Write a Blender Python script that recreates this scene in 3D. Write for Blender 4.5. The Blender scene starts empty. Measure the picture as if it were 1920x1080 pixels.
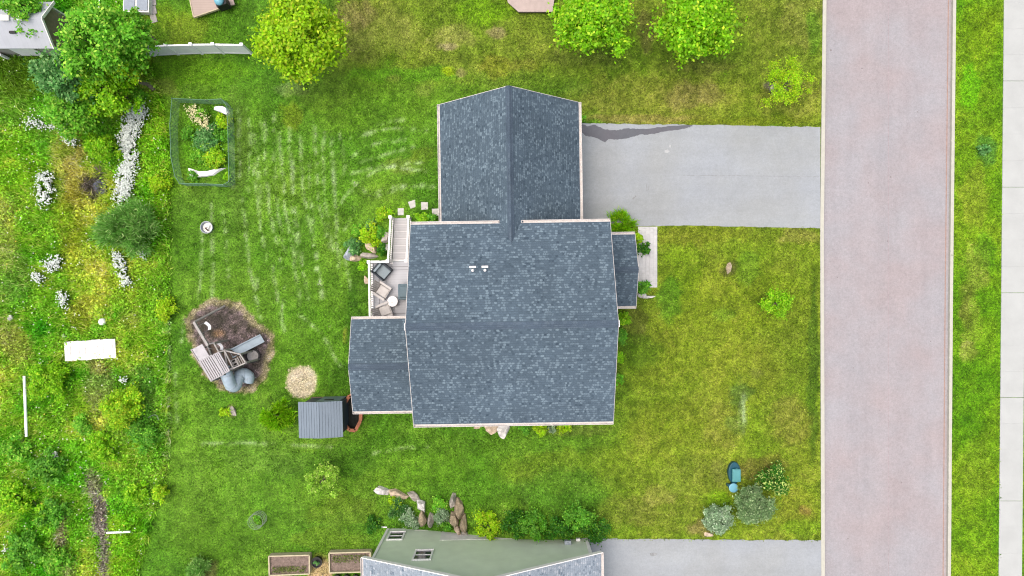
import bpy, math, random
import numpy as np
from mathutils import Vector, noise as mn
sc = bpy.context.scene
rng = np.random.default_rng(7); random.seed(7)
R = math.radians
H = 40.0; S = 32.0                      # camera height (m) and photo pixels per metre at the low back yard

# ---------------- camera, sky, sun, exposure ----------------
cam = bpy.data.objects.new('camera', bpy.data.cameras.new('camera')); sc.collection.objects.link(cam)
cam.location = (0, 0, H); cam.rotation_euler = (0, 0, 0)
cam.data.lens = 24; cam.data.sensor_width = 36; cam.data.clip_end = 1500; cam.data.clip_start = 0.5
sc.camera = cam
SUN_EL, SUN_AZ = R(75), R(275)          # azimuth clockwise from +Y
w = bpy.data.worlds.new('World'); sc.world = w; w.use_nodes = True
nt = w.node_tree; sky = nt.nodes.new('ShaderNodeTexSky'); sky.sky_type = 'NISHITA'; sky.sun_disc = False
sky.sun_elevation = SUN_EL; sky.sun_rotation = SUN_AZ; sky.dust_density = 8; sky.air_density = 0.7; sky.ozone_density = 1.0
nt.links.new(sky.outputs[0], nt.nodes['Background'].inputs[0]); nt.nodes['Background'].inputs[1].default_value = 0.15
sun = bpy.data.objects.new('sun', bpy.data.lights.new('sun', 'SUN')); sc.collection.objects.link(sun)
sun.data.energy = 1.1; sun.data.angle = R(115); sun.data.color = (1.0, .975, .91)
d = Vector((math.sin(SUN_AZ)*math.cos(SUN_EL), math.cos(SUN_AZ)*math.cos(SUN_EL), math.sin(SUN_EL)))
sun.rotation_euler = d.to_track_quat('Z', 'Y').to_euler(); sun.location = (0, 0, 60)
sc.view_settings.view_transform = 'Standard'; sc.view_settings.look = 'None'
sc.view_settings.exposure = 0.68; sc.view_settings.gamma = 1
sc.render.engine = 'CYCLES'; sc.cycles.filter_width = 1.1; sc.cycles.max_bounces = 5; sc.cycles.transparent_max_bounces = 8

# ---------------- helpers ----------------
K = 0.50
def lin(c):
    c = np.asarray(c, float)/255.0
    return np.where(c <= .04045, c/12.92, ((c+.055)/1.055)**2.4)
def veg(c, k=1.0):                      # base colour of living greens
    c = np.asarray(c, float); l = lin(c)*K*k; w_ = np.clip((c[..., 1]-c[..., 0]*1.0)/(c[..., 1]*.14+1), 0, 1)[..., None]
    return np.clip(l*(1-w_)+l*np.array([1.08, 1.15, .92])*w_, 0, .8)
def A(r, g, b, k=1.0):                  # real base colour of a thing that reads as sRGB r,g,b in the exposed picture
    return tuple(float(min(v, .85)) for v in lin((r, g, b))*K*k)
def sst(x): x = np.clip(x, 0, 1); return x*x*(3-2*x)
ROADL = [(1543, 0), (1538, 430), (1540, 1080)]; ROADR = [(1792, 0), (1786, 540), (1782, 1080)]
ZR = 2.3
def kx(line, y):                        # world x of a road edge at world y
    ys = [(540-p[1])/S*(1-ZR/H) for p in line][::-1]; xs = [(p[0]-960)/S*(1-ZR/H) for p in line][::-1]
    return np.interp(y, ys, xs)
def T(x, y):                            # terrain height: back yard low, street side high
    x = np.asarray(x, float); y = np.asarray(y, float)
    a = -11 + 3.5*sst((-y-3)/7)
    z = ZR*sst((x-a)/9.5)
    l = kx(ROADL, y)+.1; r = kx(ROADR, y)-.02
    z = np.where((x > l) & (x < r), z-.14, z)
    return z
def P(px, py, z=0.0):
    k = (1-z/H)/S
    return Vector(((px-960)*k, (540-py)*k, z))
def G(px, py, dz=0.0):
    z = 0.
    for _ in range(14):
        p = P(px, py, z); z = .5*z+.5*float(T(p.x, p.y))
    p = P(px, py, z); p.z = float(T(p.x, p.y))+dz; return p
def topx(x, y, z):
    k = (1-z/H)/S; return 960+x/k, 540-y/k

def hashv(ix, iy, s):
    n = (ix*374761393+iy*668265263+s*1442695041) & 0x7fffffff
    n = ((n ^ (n >> 13))*1274126177) & 0x7fffffff
    return ((n ^ (n >> 16)) & 0xffff)/65535.0
def vn(x, y, s=0):
    ix = np.floor(x).astype(np.int64); iy = np.floor(y).astype(np.int64)
    fx = sst(x-ix); fy = sst(y-iy)
    a = hashv(ix, iy, s); b = hashv(ix+1, iy, s); c = hashv(ix, iy+1, s); e = hashv(ix+1, iy+1, s)
    return (a*(1-fx)+b*fx)*(1-fy)+(c*(1-fx)+e*fx)*fy
def fbm(x, y, s=0, o=4):
    t = 0; a = .5; f = 1; n = 0
    for i in range(o):
        t = t+a*vn(x*f, y*f, s+i*17); n += a; a *= .55; f *= 2.03
    return t/n
def inpoly(x, y, poly):
    c = np.zeros(np.shape(x), bool); n = len(poly); j = n-1
    for i in range(n):
        xi, yi = poly[i]; xj, yj = poly[j]
        if yi != yj:
            c ^= ((yi > y) != (yj > y)) & (x < (xj-xi)*(y-yi)/(yj-yi)+xi)
        j = i
    return c

# ---------------- materials ----------------
MATS = {}
def newmat(name):
    m = bpy.data.materials.new(name); m.use_nodes = True
    b = m.node_tree.nodes['Principled BSDF']; MATS[name] = m
    return m, m.node_tree, b
def mat(name, col, rough=.7, var=.18, scale=6, bump=0.0, metal=0, fine=.1, fscale=60, stretch=(1, 1, 1)):
    m, t, b = newmat(name); N = t.nodes; L = t.links
    tc = N.new('ShaderNodeTexCoord'); mp = N.new('ShaderNodeMapping'); mp.inputs['Scale'].default_value = stretch
    L.new(tc.outputs['Object'], mp.inputs[0])
    n1 = N.new('ShaderNodeTexNoise'); n1.inputs['Scale'].default_value = scale; n1.inputs['Detail'].default_value = 6
    n2 = N.new('ShaderNodeTexNoise'); n2.inputs['Scale'].default_value = fscale; n2.inputs['Detail'].default_value = 2
    L.new(mp.outputs[0], n1.inputs[0]); L.new(mp.outputs[0], n2.inputs[0])
    def mr(n, v):
        q = N.new('ShaderNodeMapRange'); q.inputs[1].default_value = .3; q.inputs[2].default_value = .7
        q.inputs[3].default_value = 1-v; q.inputs[4].default_value = 1+v; L.new(n.outputs[0], q.inputs[0]); return q
    a = mr(n1, var); c = mr(n2, fine)
    mu = N.new('ShaderNodeMath'); mu.operation = 'MULTIPLY'; L.new(a.outputs[0], mu.inputs[0]); L.new(c.outputs[0], mu.inputs[1])
    vm = N.new('ShaderNodeVectorMath'); vm.operation = 'SCALE'; vm.inputs[0].default_value = col[:3]
    L.new(mu.outputs[0], vm.inputs['Scale']); L.new(vm.outputs[0], b.inputs['Base Color'])
    b.inputs['Roughness'].default_value = rough; b.inputs['Metallic'].default_value = metal
    b.inputs['Specular IOR Level'].default_value = .3
    if bump:
        bp = N.new('ShaderNodeBump'); bp.inputs['Strength'].default_value = bump; bp.inputs['Distance'].default_value = .02
        L.new(n2.outputs[0], bp.inputs['Height']); L.new(bp.outputs[0], b.inputs['Normal'])
    return m
def attrmat(name, trans=0.0, rough=.75, nsc=0, spec=.15):
    m, t, b = newmat(name); N = t.nodes; L = t.links
    at = N.new('ShaderNodeAttribute'); at.attribute_name = 'Col'; src = at.outputs['Color']
    if nsc:
        tc = N.new('ShaderNodeTexCoord'); f = None
        for s, v in ((nsc, .42), (nsc*3, .45), (nsc*.25, .14)):
            n = N.new('ShaderNodeTexNoise'); n.inputs['Scale'].default_value = s; n.inputs['Detail'].default_value = 4
            L.new(tc.outputs['Object'], n.inputs[0])
            q = N.new('ShaderNodeMapRange'); q.inputs[1].default_value = .32; q.inputs[2].default_value = .68
            q.inputs[3].default_value = 1-v; q.inputs[4].default_value = 1+v; L.new(n.outputs[0], q.inputs[0])
            if f is None: f = q.outputs[0]
            else:
                mu = N.new('ShaderNodeMath'); mu.operation = 'MULTIPLY'; L.new(f, mu.inputs[0]); L.new(q.outputs[0], mu.inputs[1]); f = mu.outputs[0]
        vm = N.new('ShaderNodeVectorMath'); vm.operation = 'SCALE'; L.new(src, vm.inputs[0]); L.new(f, vm.inputs['Scale']); src = vm.outputs[0]
        bp = N.new('ShaderNodeBump'); bp.inputs['Strength'].default_value = .5; bp.inputs['Distance'].default_value = .04
        L.new(f, bp.inputs['Height']); L.new(bp.outputs[0], b.inputs['Normal'])
    L.new(src, b.inputs['Base Color']); b.inputs['Roughness'].default_value = rough; b.inputs['Specular IOR Level'].default_value = spec
    if trans:
        tr = N.new('ShaderNodeBsdfTranslucent'); L.new(src, tr.inputs[0]); mx = N.new('ShaderNodeMixShader'); mx.inputs[0].default_value = trans
        L.new(b.outputs[0], mx.inputs[1]); L.new(tr.outputs[0], mx.inputs[2]); L.new(mx.outputs[0], N['Material Output'].inputs[0])
    return m
M_ground = attrmat('ground_cover', nsc=9)
M_leaf = attrmat('leaf', trans=.42, rough=.55, spec=.3)
M_flower = attrmat('petal', trans=.2)
M_sheet = attrmat('surface', nsc=7)
def shingle(name, c0, c1, c2, tab=.135, row=.12, thr=.60, lo=.87):
    m, t, b = newmat(name); N = t.nodes; L = t.links
    uv = N.new('ShaderNodeUVMap'); sp = N.new('ShaderNodeSeparateXYZ'); L.new(uv.outputs[0], sp.inputs[0])
    def ma(op, a, bb=None, cc=None):
        n = N.new('ShaderNodeMath'); n.operation = op
        for i, v in enumerate((a, bb, cc)):
            if v is None: continue
            if isinstance(v, (int, float)): n.inputs[i].default_value = v
            else: L.new(v, n.inputs[i])
        return n.outputs[0]
    u, v = sp.outputs[0], sp.outputs[1]
    vr = ma('DIVIDE', v, row); ri = ma('FLOOR', vr); vf = ma('FRACT', vr)
    wn = N.new('ShaderNodeTexWhiteNoise'); wn.noise_dimensions = '1D'; L.new(ri, wn.inputs['W'])
    ur = ma('MULTIPLY', ma('ADD', ma('DIVIDE', u, tab), ma('MULTIPLY', wn.outputs['Value'], 7.3)), ma('MULTIPLY_ADD', wn.outputs['Value'], .5, .75))
    un = N.new('ShaderNodeTexNoise'); un.inputs['Scale'].default_value = 3; un.inputs['Detail'].default_value = 2; L.new(uv.outputs[0], un.inputs[0]); ur = ma('ADD', ur, ma('MULTIPLY', un.outputs[0], 2.2)); ui = ma('FLOOR', ur)
    cb = N.new('ShaderNodeCombineXYZ'); L.new(ui, cb.inputs[0]); L.new(ri, cb.inputs[1])
    w2 = N.new('ShaderNodeTexWhiteNoise'); w2.noise_dimensions = '2D'; L.new(cb.outputs[0], w2.inputs['Vector'])
    cr = N.new('ShaderNodeValToRGB'); cr.color_ramp.elements[0].color = (*c1, 1); cr.color_ramp.elements[1].color = (*c2, 1)
    cr.color_ramp.elements[1].position = 1
    e = cr.color_ramp.elements.new(thr-.45); e.color = (*c0, 1)
    e = cr.color_ramp.elements.new(thr); e.color = (*[x*1.1 for x in c0], 1)
    e = cr.color_ramp.elements.new(min(.97, thr+.08)); e.color = (*[(x*1.2+y)/2 for x, y in zip(c0, c2)], 1)
    L.new(w2.outputs['Value'], cr.inputs[0])
    uf = ma('FRACT', ur); soft = ma('MULTIPLY', ma('PINGPONG', ma('MULTIPLY', uf, 2.0), 1.0), ma('PINGPONG', ma('MULTIPLY', vf, 2.0), 1.0)); soft = ma('MINIMUM', ma('MULTIPLY', soft, 4.5), 1.0)
    pn = N.new('ShaderNodeTexNoise'); pn.inputs['Scale'].default_value = 1.7; pn.inputs['Detail'].default_value = 3; L.new(uv.outputs[0], pn.inputs[0]); soft = ma('MULTIPLY', soft, ma('MINIMUM', ma('MULTIPLY_ADD', pn.outputs[0], 2.6, -.55), 1.0)); soft = ma('MAXIMUM', soft, 0.0)
    mxx = N.new('ShaderNodeMix'); mxx.data_type = 'RGBA'; mxx.inputs[6].default_value = (*c0, 1); L.new(cr.outputs[0], mxx.inputs[7]); L.new(soft, mxx.inputs[0])
    g = N.new('ShaderNodeTexNoise'); g.inputs['Scale'].default_value = 30; g.inputs['Detail'].default_value = 3
    g2 = N.new('ShaderNodeTexNoise'); g2.inputs['Scale'].default_value = .5; g2.inputs['Detail'].default_value = 4
    tc = N.new('ShaderNodeTexCoord'); L.new(tc.outputs['Object'], g.inputs[0]); L.new(tc.outputs['Object'], g2.inputs[0])
    ln = ma('GREATER_THAN', vf, .16); ln = ma('MULTIPLY_ADD', ln, 1-lo, lo)
    f = ma('MULTIPLY', ln, ma('MULTIPLY_ADD', g.outputs[0], 1.1, .45)); f = ma('MULTIPLY', f, ma('MULTIPLY_ADD', g2.outputs[0], .5, .75))
    vm = N.new('ShaderNodeVectorMath'); vm.operation = 'SCALE'; L.new(mxx.outputs[2], vm.inputs[0]); L.new(f, vm.inputs['Scale'])
    L.new(vm.outputs[0], b.inputs['Base Color']); b.inputs['Roughness'].default_value = .9; b.inputs['Specular IOR Level'].default_value = .15
    bp = N.new('ShaderNodeBump'); bp.inputs['Distance'].default_value = .012; bp.inputs['Strength'].default_value = .6
    L.new(ma('ADD', ma('MULTIPLY', vf, -1.0), ma('MULTIPLY', g.outputs[0], .6)), bp.inputs['Height']); L.new(bp.outputs[0], b.inputs['Normal'])
    return m
M_shing = shingle('slate_shingle', A(99, 118, 133), A(74, 92, 107), A(144, 166, 180))
M_cap = shingle('ridge_shingle', A(95, 112, 129), A(84, 100, 117), A(110, 127, 142), tab=.3, row=.2, lo=.92)
M_shing2 = shingle('pale_shingle', A(170, 184, 197), A(120, 138, 156), A(215, 222, 230), tab=.14, thr=.7, lo=.85)
def siding(name, col, pitch=.12, axis=2, dark=.82):
    m = mat(name, col, .6, .06, 1.5, fine=.04)
    t = m.node_tree; N = t.nodes; L = t.links; b = N['Principled BSDF']
    src = b.inputs['Base Color'].links[0].from_socket
    tc = N.new('ShaderNodeTexCoord'); sp = N.new('ShaderNodeSeparateXYZ'); L.new(tc.outputs['Object'], sp.inputs[0])
    d1 = N.new('ShaderNodeMath'); d1.operation = 'DIVIDE'; d1.inputs[1].default_value = pitch; L.new(sp.outputs[axis], d1.inputs[0])
    fr = N.new('ShaderNodeMath'); fr.operation = 'FRACT'; L.new(d1.outputs[0], fr.inputs[0])
    gt = N.new('ShaderNodeMapRange'); gt.inputs[1].default_value = 0; gt.inputs[2].default_value = .18; gt.inputs[3].default_value = dark; gt.inputs[4].default_value = 1
    L.new(fr.outputs[0], gt.inputs[0])
    vm = N.new('ShaderNodeVectorMath'); vm.operation = 'SCALE'; L.new(src, vm.inputs[0]); L.new(gt.outputs[0], vm.inputs['Scale'])
    L.new(vm.outputs[0], b.inputs['Base Color']); return m
M_white = mat('white_trim', (.72, .71, .70), .45, .05, 3, fine=.05)
M_gut = mat('gutter_white', (.50, .475, .455), .5, .12, 5, fine=.15, fscale=20)
M_whitedirt = mat('weathered_white', (.62, .61, .58), .6, .2, 9, fine=.2)
M_vinyl = mat('white_vinyl', (.8, .8, .82), .4, .05, 3)
M_house = siding('cream_siding', A(205, 202, 190))
M_green = siding('sage_siding', (.57, .65, .51), pitch=.11, dark=.9)
M_conc = mat('concrete', A(206, 203, 196), .85, .12, 2.5, .2)
M_found = mat('foundation_concrete', (.62, .62, .59), .85, .12, 2.5, .2)
M_deck = siding('composite_decking', A(222, 225, 232), pitch=.14, axis=1, dark=.8)
M_tread = siding('tread_boards', A(224, 223, 224), pitch=.14, axis=1, dark=.72)
M_glass = mat('window_glass', (.03, .035, .045), .08, .05)
M_glass.node_tree.nodes['Principled BSDF'].inputs['Specular IOR Level'].default_value = .6
M_garden_soil = mat('garden_soil', A(150, 132, 122), .95, .3, 6, .6, fine=.4, fscale=35)
M_timber = mat('pale_timber', A(226, 214, 180), .7, .15, 6)
M_cedar = mat('cedar_wood', A(196, 126, 92), .7, .22, 5, fine=.15, stretch=(1, 1, 6))
M_greywood = mat('weathered_grey_wood', A(196, 192, 188), .8, .2, 6, fine=.15)
M_darkwood = mat('brown_stained_wood', A(128, 112, 98), .8, .2, 6)
M_slide = mat('blue_plastic', A(206, 224, 236), .35, .1, 3)
M_slide2 = mat('sky_blue_plastic', A(204, 226, 242), .3, .12, 4)
M_black = mat('black_rubber', (.012, .012, .013), .6, .1)
M_dark = mat('dark_void', (.015, .014, .012), .9, .1)
M_metalroof = siding('standing_seam_metal', A(138, 155, 170), pitch=.15, axis=0, dark=.9)
M_shedwall = mat('slate_panel', A(70, 86, 100), .6, .1)
M_shedpan = mat('pale_grey_panel', A(140, 158, 165), .5, .1)
M_wicker = mat('dark_wicker', A(72, 82, 92), .7, .25, 30)
M_cushion = mat('grey_cushion', A(168, 184, 192), .85, .08, 6)
M_cushion2 = mat('cream_cushion', A(238, 234, 230), .85, .1, 6)
M_greycover = mat('grey_cover', A(118, 140, 150), .7, .1, 4)
M_teal = mat('teal_plastic', A(100, 178, 182), .35, .08, 5)
M_teald = mat('deep_teal_plastic', A(12, 92, 112), .35, .1, 5)
M_lblue = mat('light_blue_plastic', A(140, 212, 236), .3, .1, 8)
M_bark = mat('bark', (.15, .125, .095), .9, .3, 8, .5)
M_stonew = mat('flagstone', A(232, 232, 226), .85, .12, 5, .3)
M_paver = mat('paver', A(236, 237, 236), .85, .1, 4, .2)
M_net = mat('green_netting', A(110, 158, 125), .7, .1)
M_wire = mat('galvanised_wire', A(165, 180, 170), .4, .1, metal=.3)
M_pvc = mat('white_pipe', (.82, .84, .86), .35, .05)
M_tarp = mat('white_fabric', (.74, .73, .75), .8, .12, 8)
M_pinkdeck = siding('pink_deck_boards', A(208, 188, 176), pitch=.14, axis=1, dark=.75)
M_brownwall = mat('taupe_board', A(176, 158, 142), .8, .15)
M_silver = mat('silver_metal', A(196, 206, 216), .35, .1, 3)
M_foilroof = siding('white_metal_roof', A(222, 228, 238), pitch=.25, axis=0, dark=.92)
def rockmat(name, c): return mat(name, c, .9, .35, 5, .7, fine=.25, fscale=28)
RK = [rockmat('grey_rock', A(206, 198, 188)), rockmat('tan_rock', A(240, 218, 190)), rockmat('white_rock', A(248, 246, 242)),
      rockmat('brown_rock', A(190, 174, 146)), rockmat('blue_grey_rock', A(190, 202, 214))]

# asphalt with fine aggregate, lanes of slightly different tone
def asphalt(name, c, sx=.6, sy=.05, var=.06, sp=.14):
    m, t, b = newmat(name); N = t.nodes; L = t.links
    tc = N.new('ShaderNodeTexCoord'); mp = N.new('ShaderNodeMapping'); mp.inputs['Scale'].default_value = (sx, sy, 1); L.new(tc.outputs['Object'], mp.inputs[0])
    f = None
    for vec, s, v, dt in ((mp.outputs[0], 1.3, var, 5), (tc.outputs['Object'], 1.1, var, 5), (tc.outputs['Object'], 14, sp, 5), (tc.outputs['Object'], 6, sp*.5, 3)):
        n = N.new('ShaderNodeTexNoise'); n.inputs['Scale'].default_value = s; n.inputs['Detail'].default_value = dt; n.inputs['Roughness'].default_value = .75
        L.new(vec, n.inputs[0]); q = N.new('ShaderNodeMapRange'); q.inputs[1].default_value = .3; q.inputs[2].default_value = .7
        q.inputs[3].default_value = 1-v; q.inputs[4].default_value = 1+v; L.new(n.outputs[0], q.inputs[0])
        if f is None: f = q.outputs[0]
        else:
            mu = N.new('ShaderNodeMath'); mu.operation = 'MULTIPLY'; L.new(f, mu.inputs[0]); L.new(q.outputs[0], mu.inputs[1]); f = mu.outputs[0]
    hue = N.new('ShaderNodeTexNoise'); hue.inputs['Scale'].default_value = .35; hue.inputs['Detail'].default_value = 5; L.new(tc.outputs['Object'], hue.inputs[0])
    mx = N.new('ShaderNodeMix'); mx.data_type = 'RGBA'; mx.inputs[6].default_value = (*c[0], 1); mx.inputs[7].default_value = (*c[1], 1)
    q = N.new('ShaderNodeMapRange'); q.inputs[1].default_value = .35; q.inputs[2].default_value = .65; L.new(hue.outputs[0], q.inputs[0]); L.new(q.outputs[0], mx.inputs[0])
    vm = N.new('ShaderNodeVectorMath'); vm.operation = 'SCALE'; L.new(mx.outputs[2], vm.inputs[0]); L.new(f, vm.inputs['Scale'])
    L.new(vm.outputs[0], b.inputs['Base Color']); b.inputs['Roughness'].default_value = .9; b.inputs['Specular IOR Level'].default_value = .2
    return m
M_road = asphalt('worn_pink_asphalt', (A(190, 181, 183), A(188, 187, 192)))
M_drive = asphalt('pale_driveway_asphalt', (A(184, 190, 192), A(188, 196, 203)), sx=.05, sy=.5, sp=.09)
M_wet = asphalt('wet_asphalt', (A(128, 126, 134), A(120, 124, 132)), sp=.07)
M_kerb = mat('kerb_concrete', A(222, 222, 208), .8, .06, 4)
M_walk = mat('sidewalk_concrete', A(213, 218, 216), .85, .05, 1.2, .1, fine=.05)

# ---------------- mesh builders ----------------
col = sc.collection
def tag(o, label=None, cat=None, group=None, kind=None):
    if label: o['label'] = label
    if cat: o['category'] = cat
    if group: o['group'] = group
    if kind: o['kind'] = kind
    return o
def empty(name, loc, label, cat, group=None, rz=0):
    o = bpy.data.objects.new(name, None); col.objects.link(o); o.location = loc; o.rotation_euler = (0, 0, rz)
    o.empty_display_size = .2
    return tag(o, label, cat, group)
class MB:
    def __init__(s): s.v = []; s.f = []; s.uv = []
    def add(s, vs, fs, uvs=None):
        n = len(s.v); s.v += [tuple(v) for v in vs]
        for i, f in enumerate(fs):
            s.f.append([n+k for k in f]); s.uv.append(uvs[i] if uvs else None)
        return s
    def box(s, c, d, rz=0, taper=1):
        hx, hy, hz = d[0]/2, d[1]/2, d[2]/2; vs = []
        for z in (-1, 1):
            k = taper if z > 0 else 1
            for x, y in ((-1, -1), (1, -1), (1, 1), (-1, 1)):
                X, Y = x*hx*k, y*hy*k; vs.append((c[0]+X*math.cos(rz)-Y*math.sin(rz), c[1]+X*math.sin(rz)+Y*math.cos(rz), c[2]+z*hz))
        return s.add(vs, [(3, 2, 1, 0), (4, 5, 6, 7), (0, 1, 5, 4), (1, 2, 6, 5), (2, 3, 7, 6), (3, 0, 4, 7)])
    def bar(s, a, b, wd, ht):            # rectangular bar between two points
        a = Vector(a); b = Vector(b); t = (b-a).normalized(); up = Vector((0, 0, 1))
        if abs(t.z) > .95: up = Vector((0, 1, 0))
        r = t.cross(up).normalized()*wd/2; u = r.cross(t).normalized()*ht/2
        vs = [p+q for p in (a, b) for q in (-r-u, r-u, r+u, -r+u)]
        return s.add(vs, [(0, 1, 2, 3), (7, 6, 5, 4), (4, 5, 1, 0), (5, 6, 2, 1), (6, 7, 3, 2), (7, 4, 0, 3)])
    def prism(s, poly, z0, z1):          # z0,z1 numbers or per-vertex lists
        n = len(poly); z0 = z0 if hasattr(z0, '__len__') else [z0]*n; z1 = z1 if hasattr(z1, '__len__') else [z1]*n
        vs = [(p[0], p[1], z) for p, z in zip(poly, z0)]+[(p[0], p[1], z) for p, z in zip(poly, z1)]
        ar = sum(poly[i][0]*poly[(i+1) % n][1]-poly[(i+1) % n][0]*poly[i][1] for i in range(n))
        fs = [tuple(range(n))[::-1], tuple(range(n, 2*n))]+[(i, (i+1) % n, n+(i+1) % n, n+i) for i in range(n)]
        if ar < 0: fs = [f[::-1] for f in fs]
        return s.add(vs, fs)
    def tube(s, pts, rs, n=8, cap=True):
        pts = [Vector(p) for p in pts]; rs = rs if hasattr(rs, '__len__') else [rs]*len(pts); vs = []; fs = []
        for i, p in enumerate(pts):
            t = (pts[min(i+1, len(pts)-1)]-pts[max(i-1, 0)]).normalized(); up = Vector((0, 0, 1)) if abs(t.z) < .9 else Vector((1, 0, 0))
            a = t.cross(up).normalized(); b = t.cross(a).normalized()
            vs += [p+(a*math.cos(2*math.pi*k/n)+b*math.sin(2*math.pi*k/n))*rs[i] for k in range(n)]
        for i in range(len(pts)-1):
            for k in range(n): fs.append((i*n+k, i*n+(k+1) % n, (i+1)*n+(k+1) % n, (i+1)*n+k))
        if cap: fs += [tuple(range(n)), tuple(range((len(pts)-1)*n, len(pts)*n))[::-1]]
        return s.add(vs, fs)
    def lathe(s, c, prof, n=24):         # prof: (r,z)
        vs = []; fs = []
        for r, z in prof: vs += [(c[0]+r*math.cos(2*math.pi*k/n), c[1]+r*math.sin(2*math.pi*k/n), c[2]+z) for k in range(n)]
        for i in range(len(prof)-1):
            for k in range(n): fs.append((i*n+k, i*n+(k+1) % n, (i+1)*n+(k+1) % n, (i+1)*n+k))
        fs += [tuple(range(n))[::-1], tuple(range((len(prof)-1)*n, len(prof)*n))]
        return s.add(vs, fs)
    def build(s, name, m, parent=None, world=False, smooth=False, bevel=0):
        me = bpy.data.meshes.new(name); vs = s.v
        if world and parent: l = parent.location; vs = [(v[0]-l.x, v[1]-l.y, v[2]-l.z) for v in vs]
        elif world == 'base' or (not parent and world is None): pass
        me.from_pydata(vs, [], s.f)
        if any(u for u in s.uv):
            uv = me.uv_layers.new(name='UVMap'); i = 0
            for f, u in zip(s.f, s.uv):
                for k in range(len(f)):
                    uv.data[i].uv = u[k] if u else (0, 0); i += 1
        me.materials.append(m)
        if smooth:
            for p in me.polygons: p.use_smooth = True
        o = bpy.data.objects.new(name, me); col.objects.link(o)
        if parent: o.parent = parent
        if bevel:
            b = o.modifiers.new('bevel', 'BEVEL'); b.width = bevel; b.segments = 2; b.limit_method = 'ANGLE'
        return o
def single(mb, name, m, loc, label, cat, group=None, rz=0, smooth=False, bevel=0):   # one-mesh thing, mesh in local coords
    o = mb.build(name, m, smooth=smooth, bevel=bevel); o.location = loc; o.rotation_euler = (0, 0, rz); return tag(o, label, cat, group)

def fastmesh(name, V, n, C, m, parent=None, loc=(0, 0, 0)):   # V (N*n,3) faces of n verts, C (N,3)
    N = len(V)//n; me = bpy.data.meshes.new(name)
    me.vertices.add(N*n); me.vertices.foreach_set('co', np.asarray(V-np.array(loc), np.float32).ravel())
    me.loops.add(N*n); me.loops.foreach_set('vertex_index', np.arange(N*n, dtype=np.int32))
    me.polygons.add(N); me.polygons.foreach_set('loop_start', np.arange(0, N*n, n, dtype=np.int32))
    try: me.polygons.foreach_set('loop_total', np.full(N, n, dtype=np.int32))
    except Exception: pass
    ca = me.color_attributes.new('Col', 'FLOAT_COLOR', 'POINT')
    c4 = np.ones((N*n, 4), np.float32); c4[:, :3] = np.repeat(np.clip(C, 0, .85), n, 0); ca.data.foreach_set('color', c4.ravel())
    me.materials.append(m); me.update(calc_edges=True)
    o = bpy.data.objects.new(name, me); col.objects.link(o)
    if parent: o.parent = parent
    else: o.location = loc
    return o
def unit(v): return v/np.maximum(np.linalg.norm(v, axis=1, keepdims=True), 1e-6)
def leafquads(pos, nrm, size, aspect=.6, adir=None):
    N = len(pos); r = rng.normal(size=(N, 3)) if adir is None else adir
    a = unit(r-(r*nrm).sum(1, keepdims=True)*nrm); b = np.cross(nrm, a); L = (a*size[:, None])/2; W = b*size[:, None]*aspect/2
    V = np.stack([pos-L, pos-W*1.0+L*.1, pos+L, pos+W*1.0+L*.1], 1)
    return V.reshape(-1, 3)
PAL = {'pale': [(165, 205, 70), (135, 185, 60), (200, 222, 120)], 'lime': [(178, 212, 22), (140, 195, 15), (200, 215, 50)], 'bright': [(152, 206, 20), (114, 180, 16), (190, 222, 56)],
       'mid': [(112, 176, 56), (80, 150, 34), (140, 196, 62)], 'dark': [(62, 128, 22), (46, 104, 20), (110, 160, 40)],
       'blue': [(108, 164, 92), (82, 142, 72), (150, 192, 124)], 'silver': [(158, 182, 156), (128, 158, 130), (200, 218, 196)],
       'sage': [(130, 158, 118), (102, 134, 92), (176, 196, 158)], 'feather': [(148, 196, 98), (112, 168, 74), (192, 220, 140)],
       'duo': [(62, 128, 22), (48, 108, 20), (205, 225, 130)], 'gold': [(164, 206, 30), (132, 188, 24), (205, 218, 50)], 'fresh': [(128, 194, 50), (98, 172, 40), (175, 214, 84)]}
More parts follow.
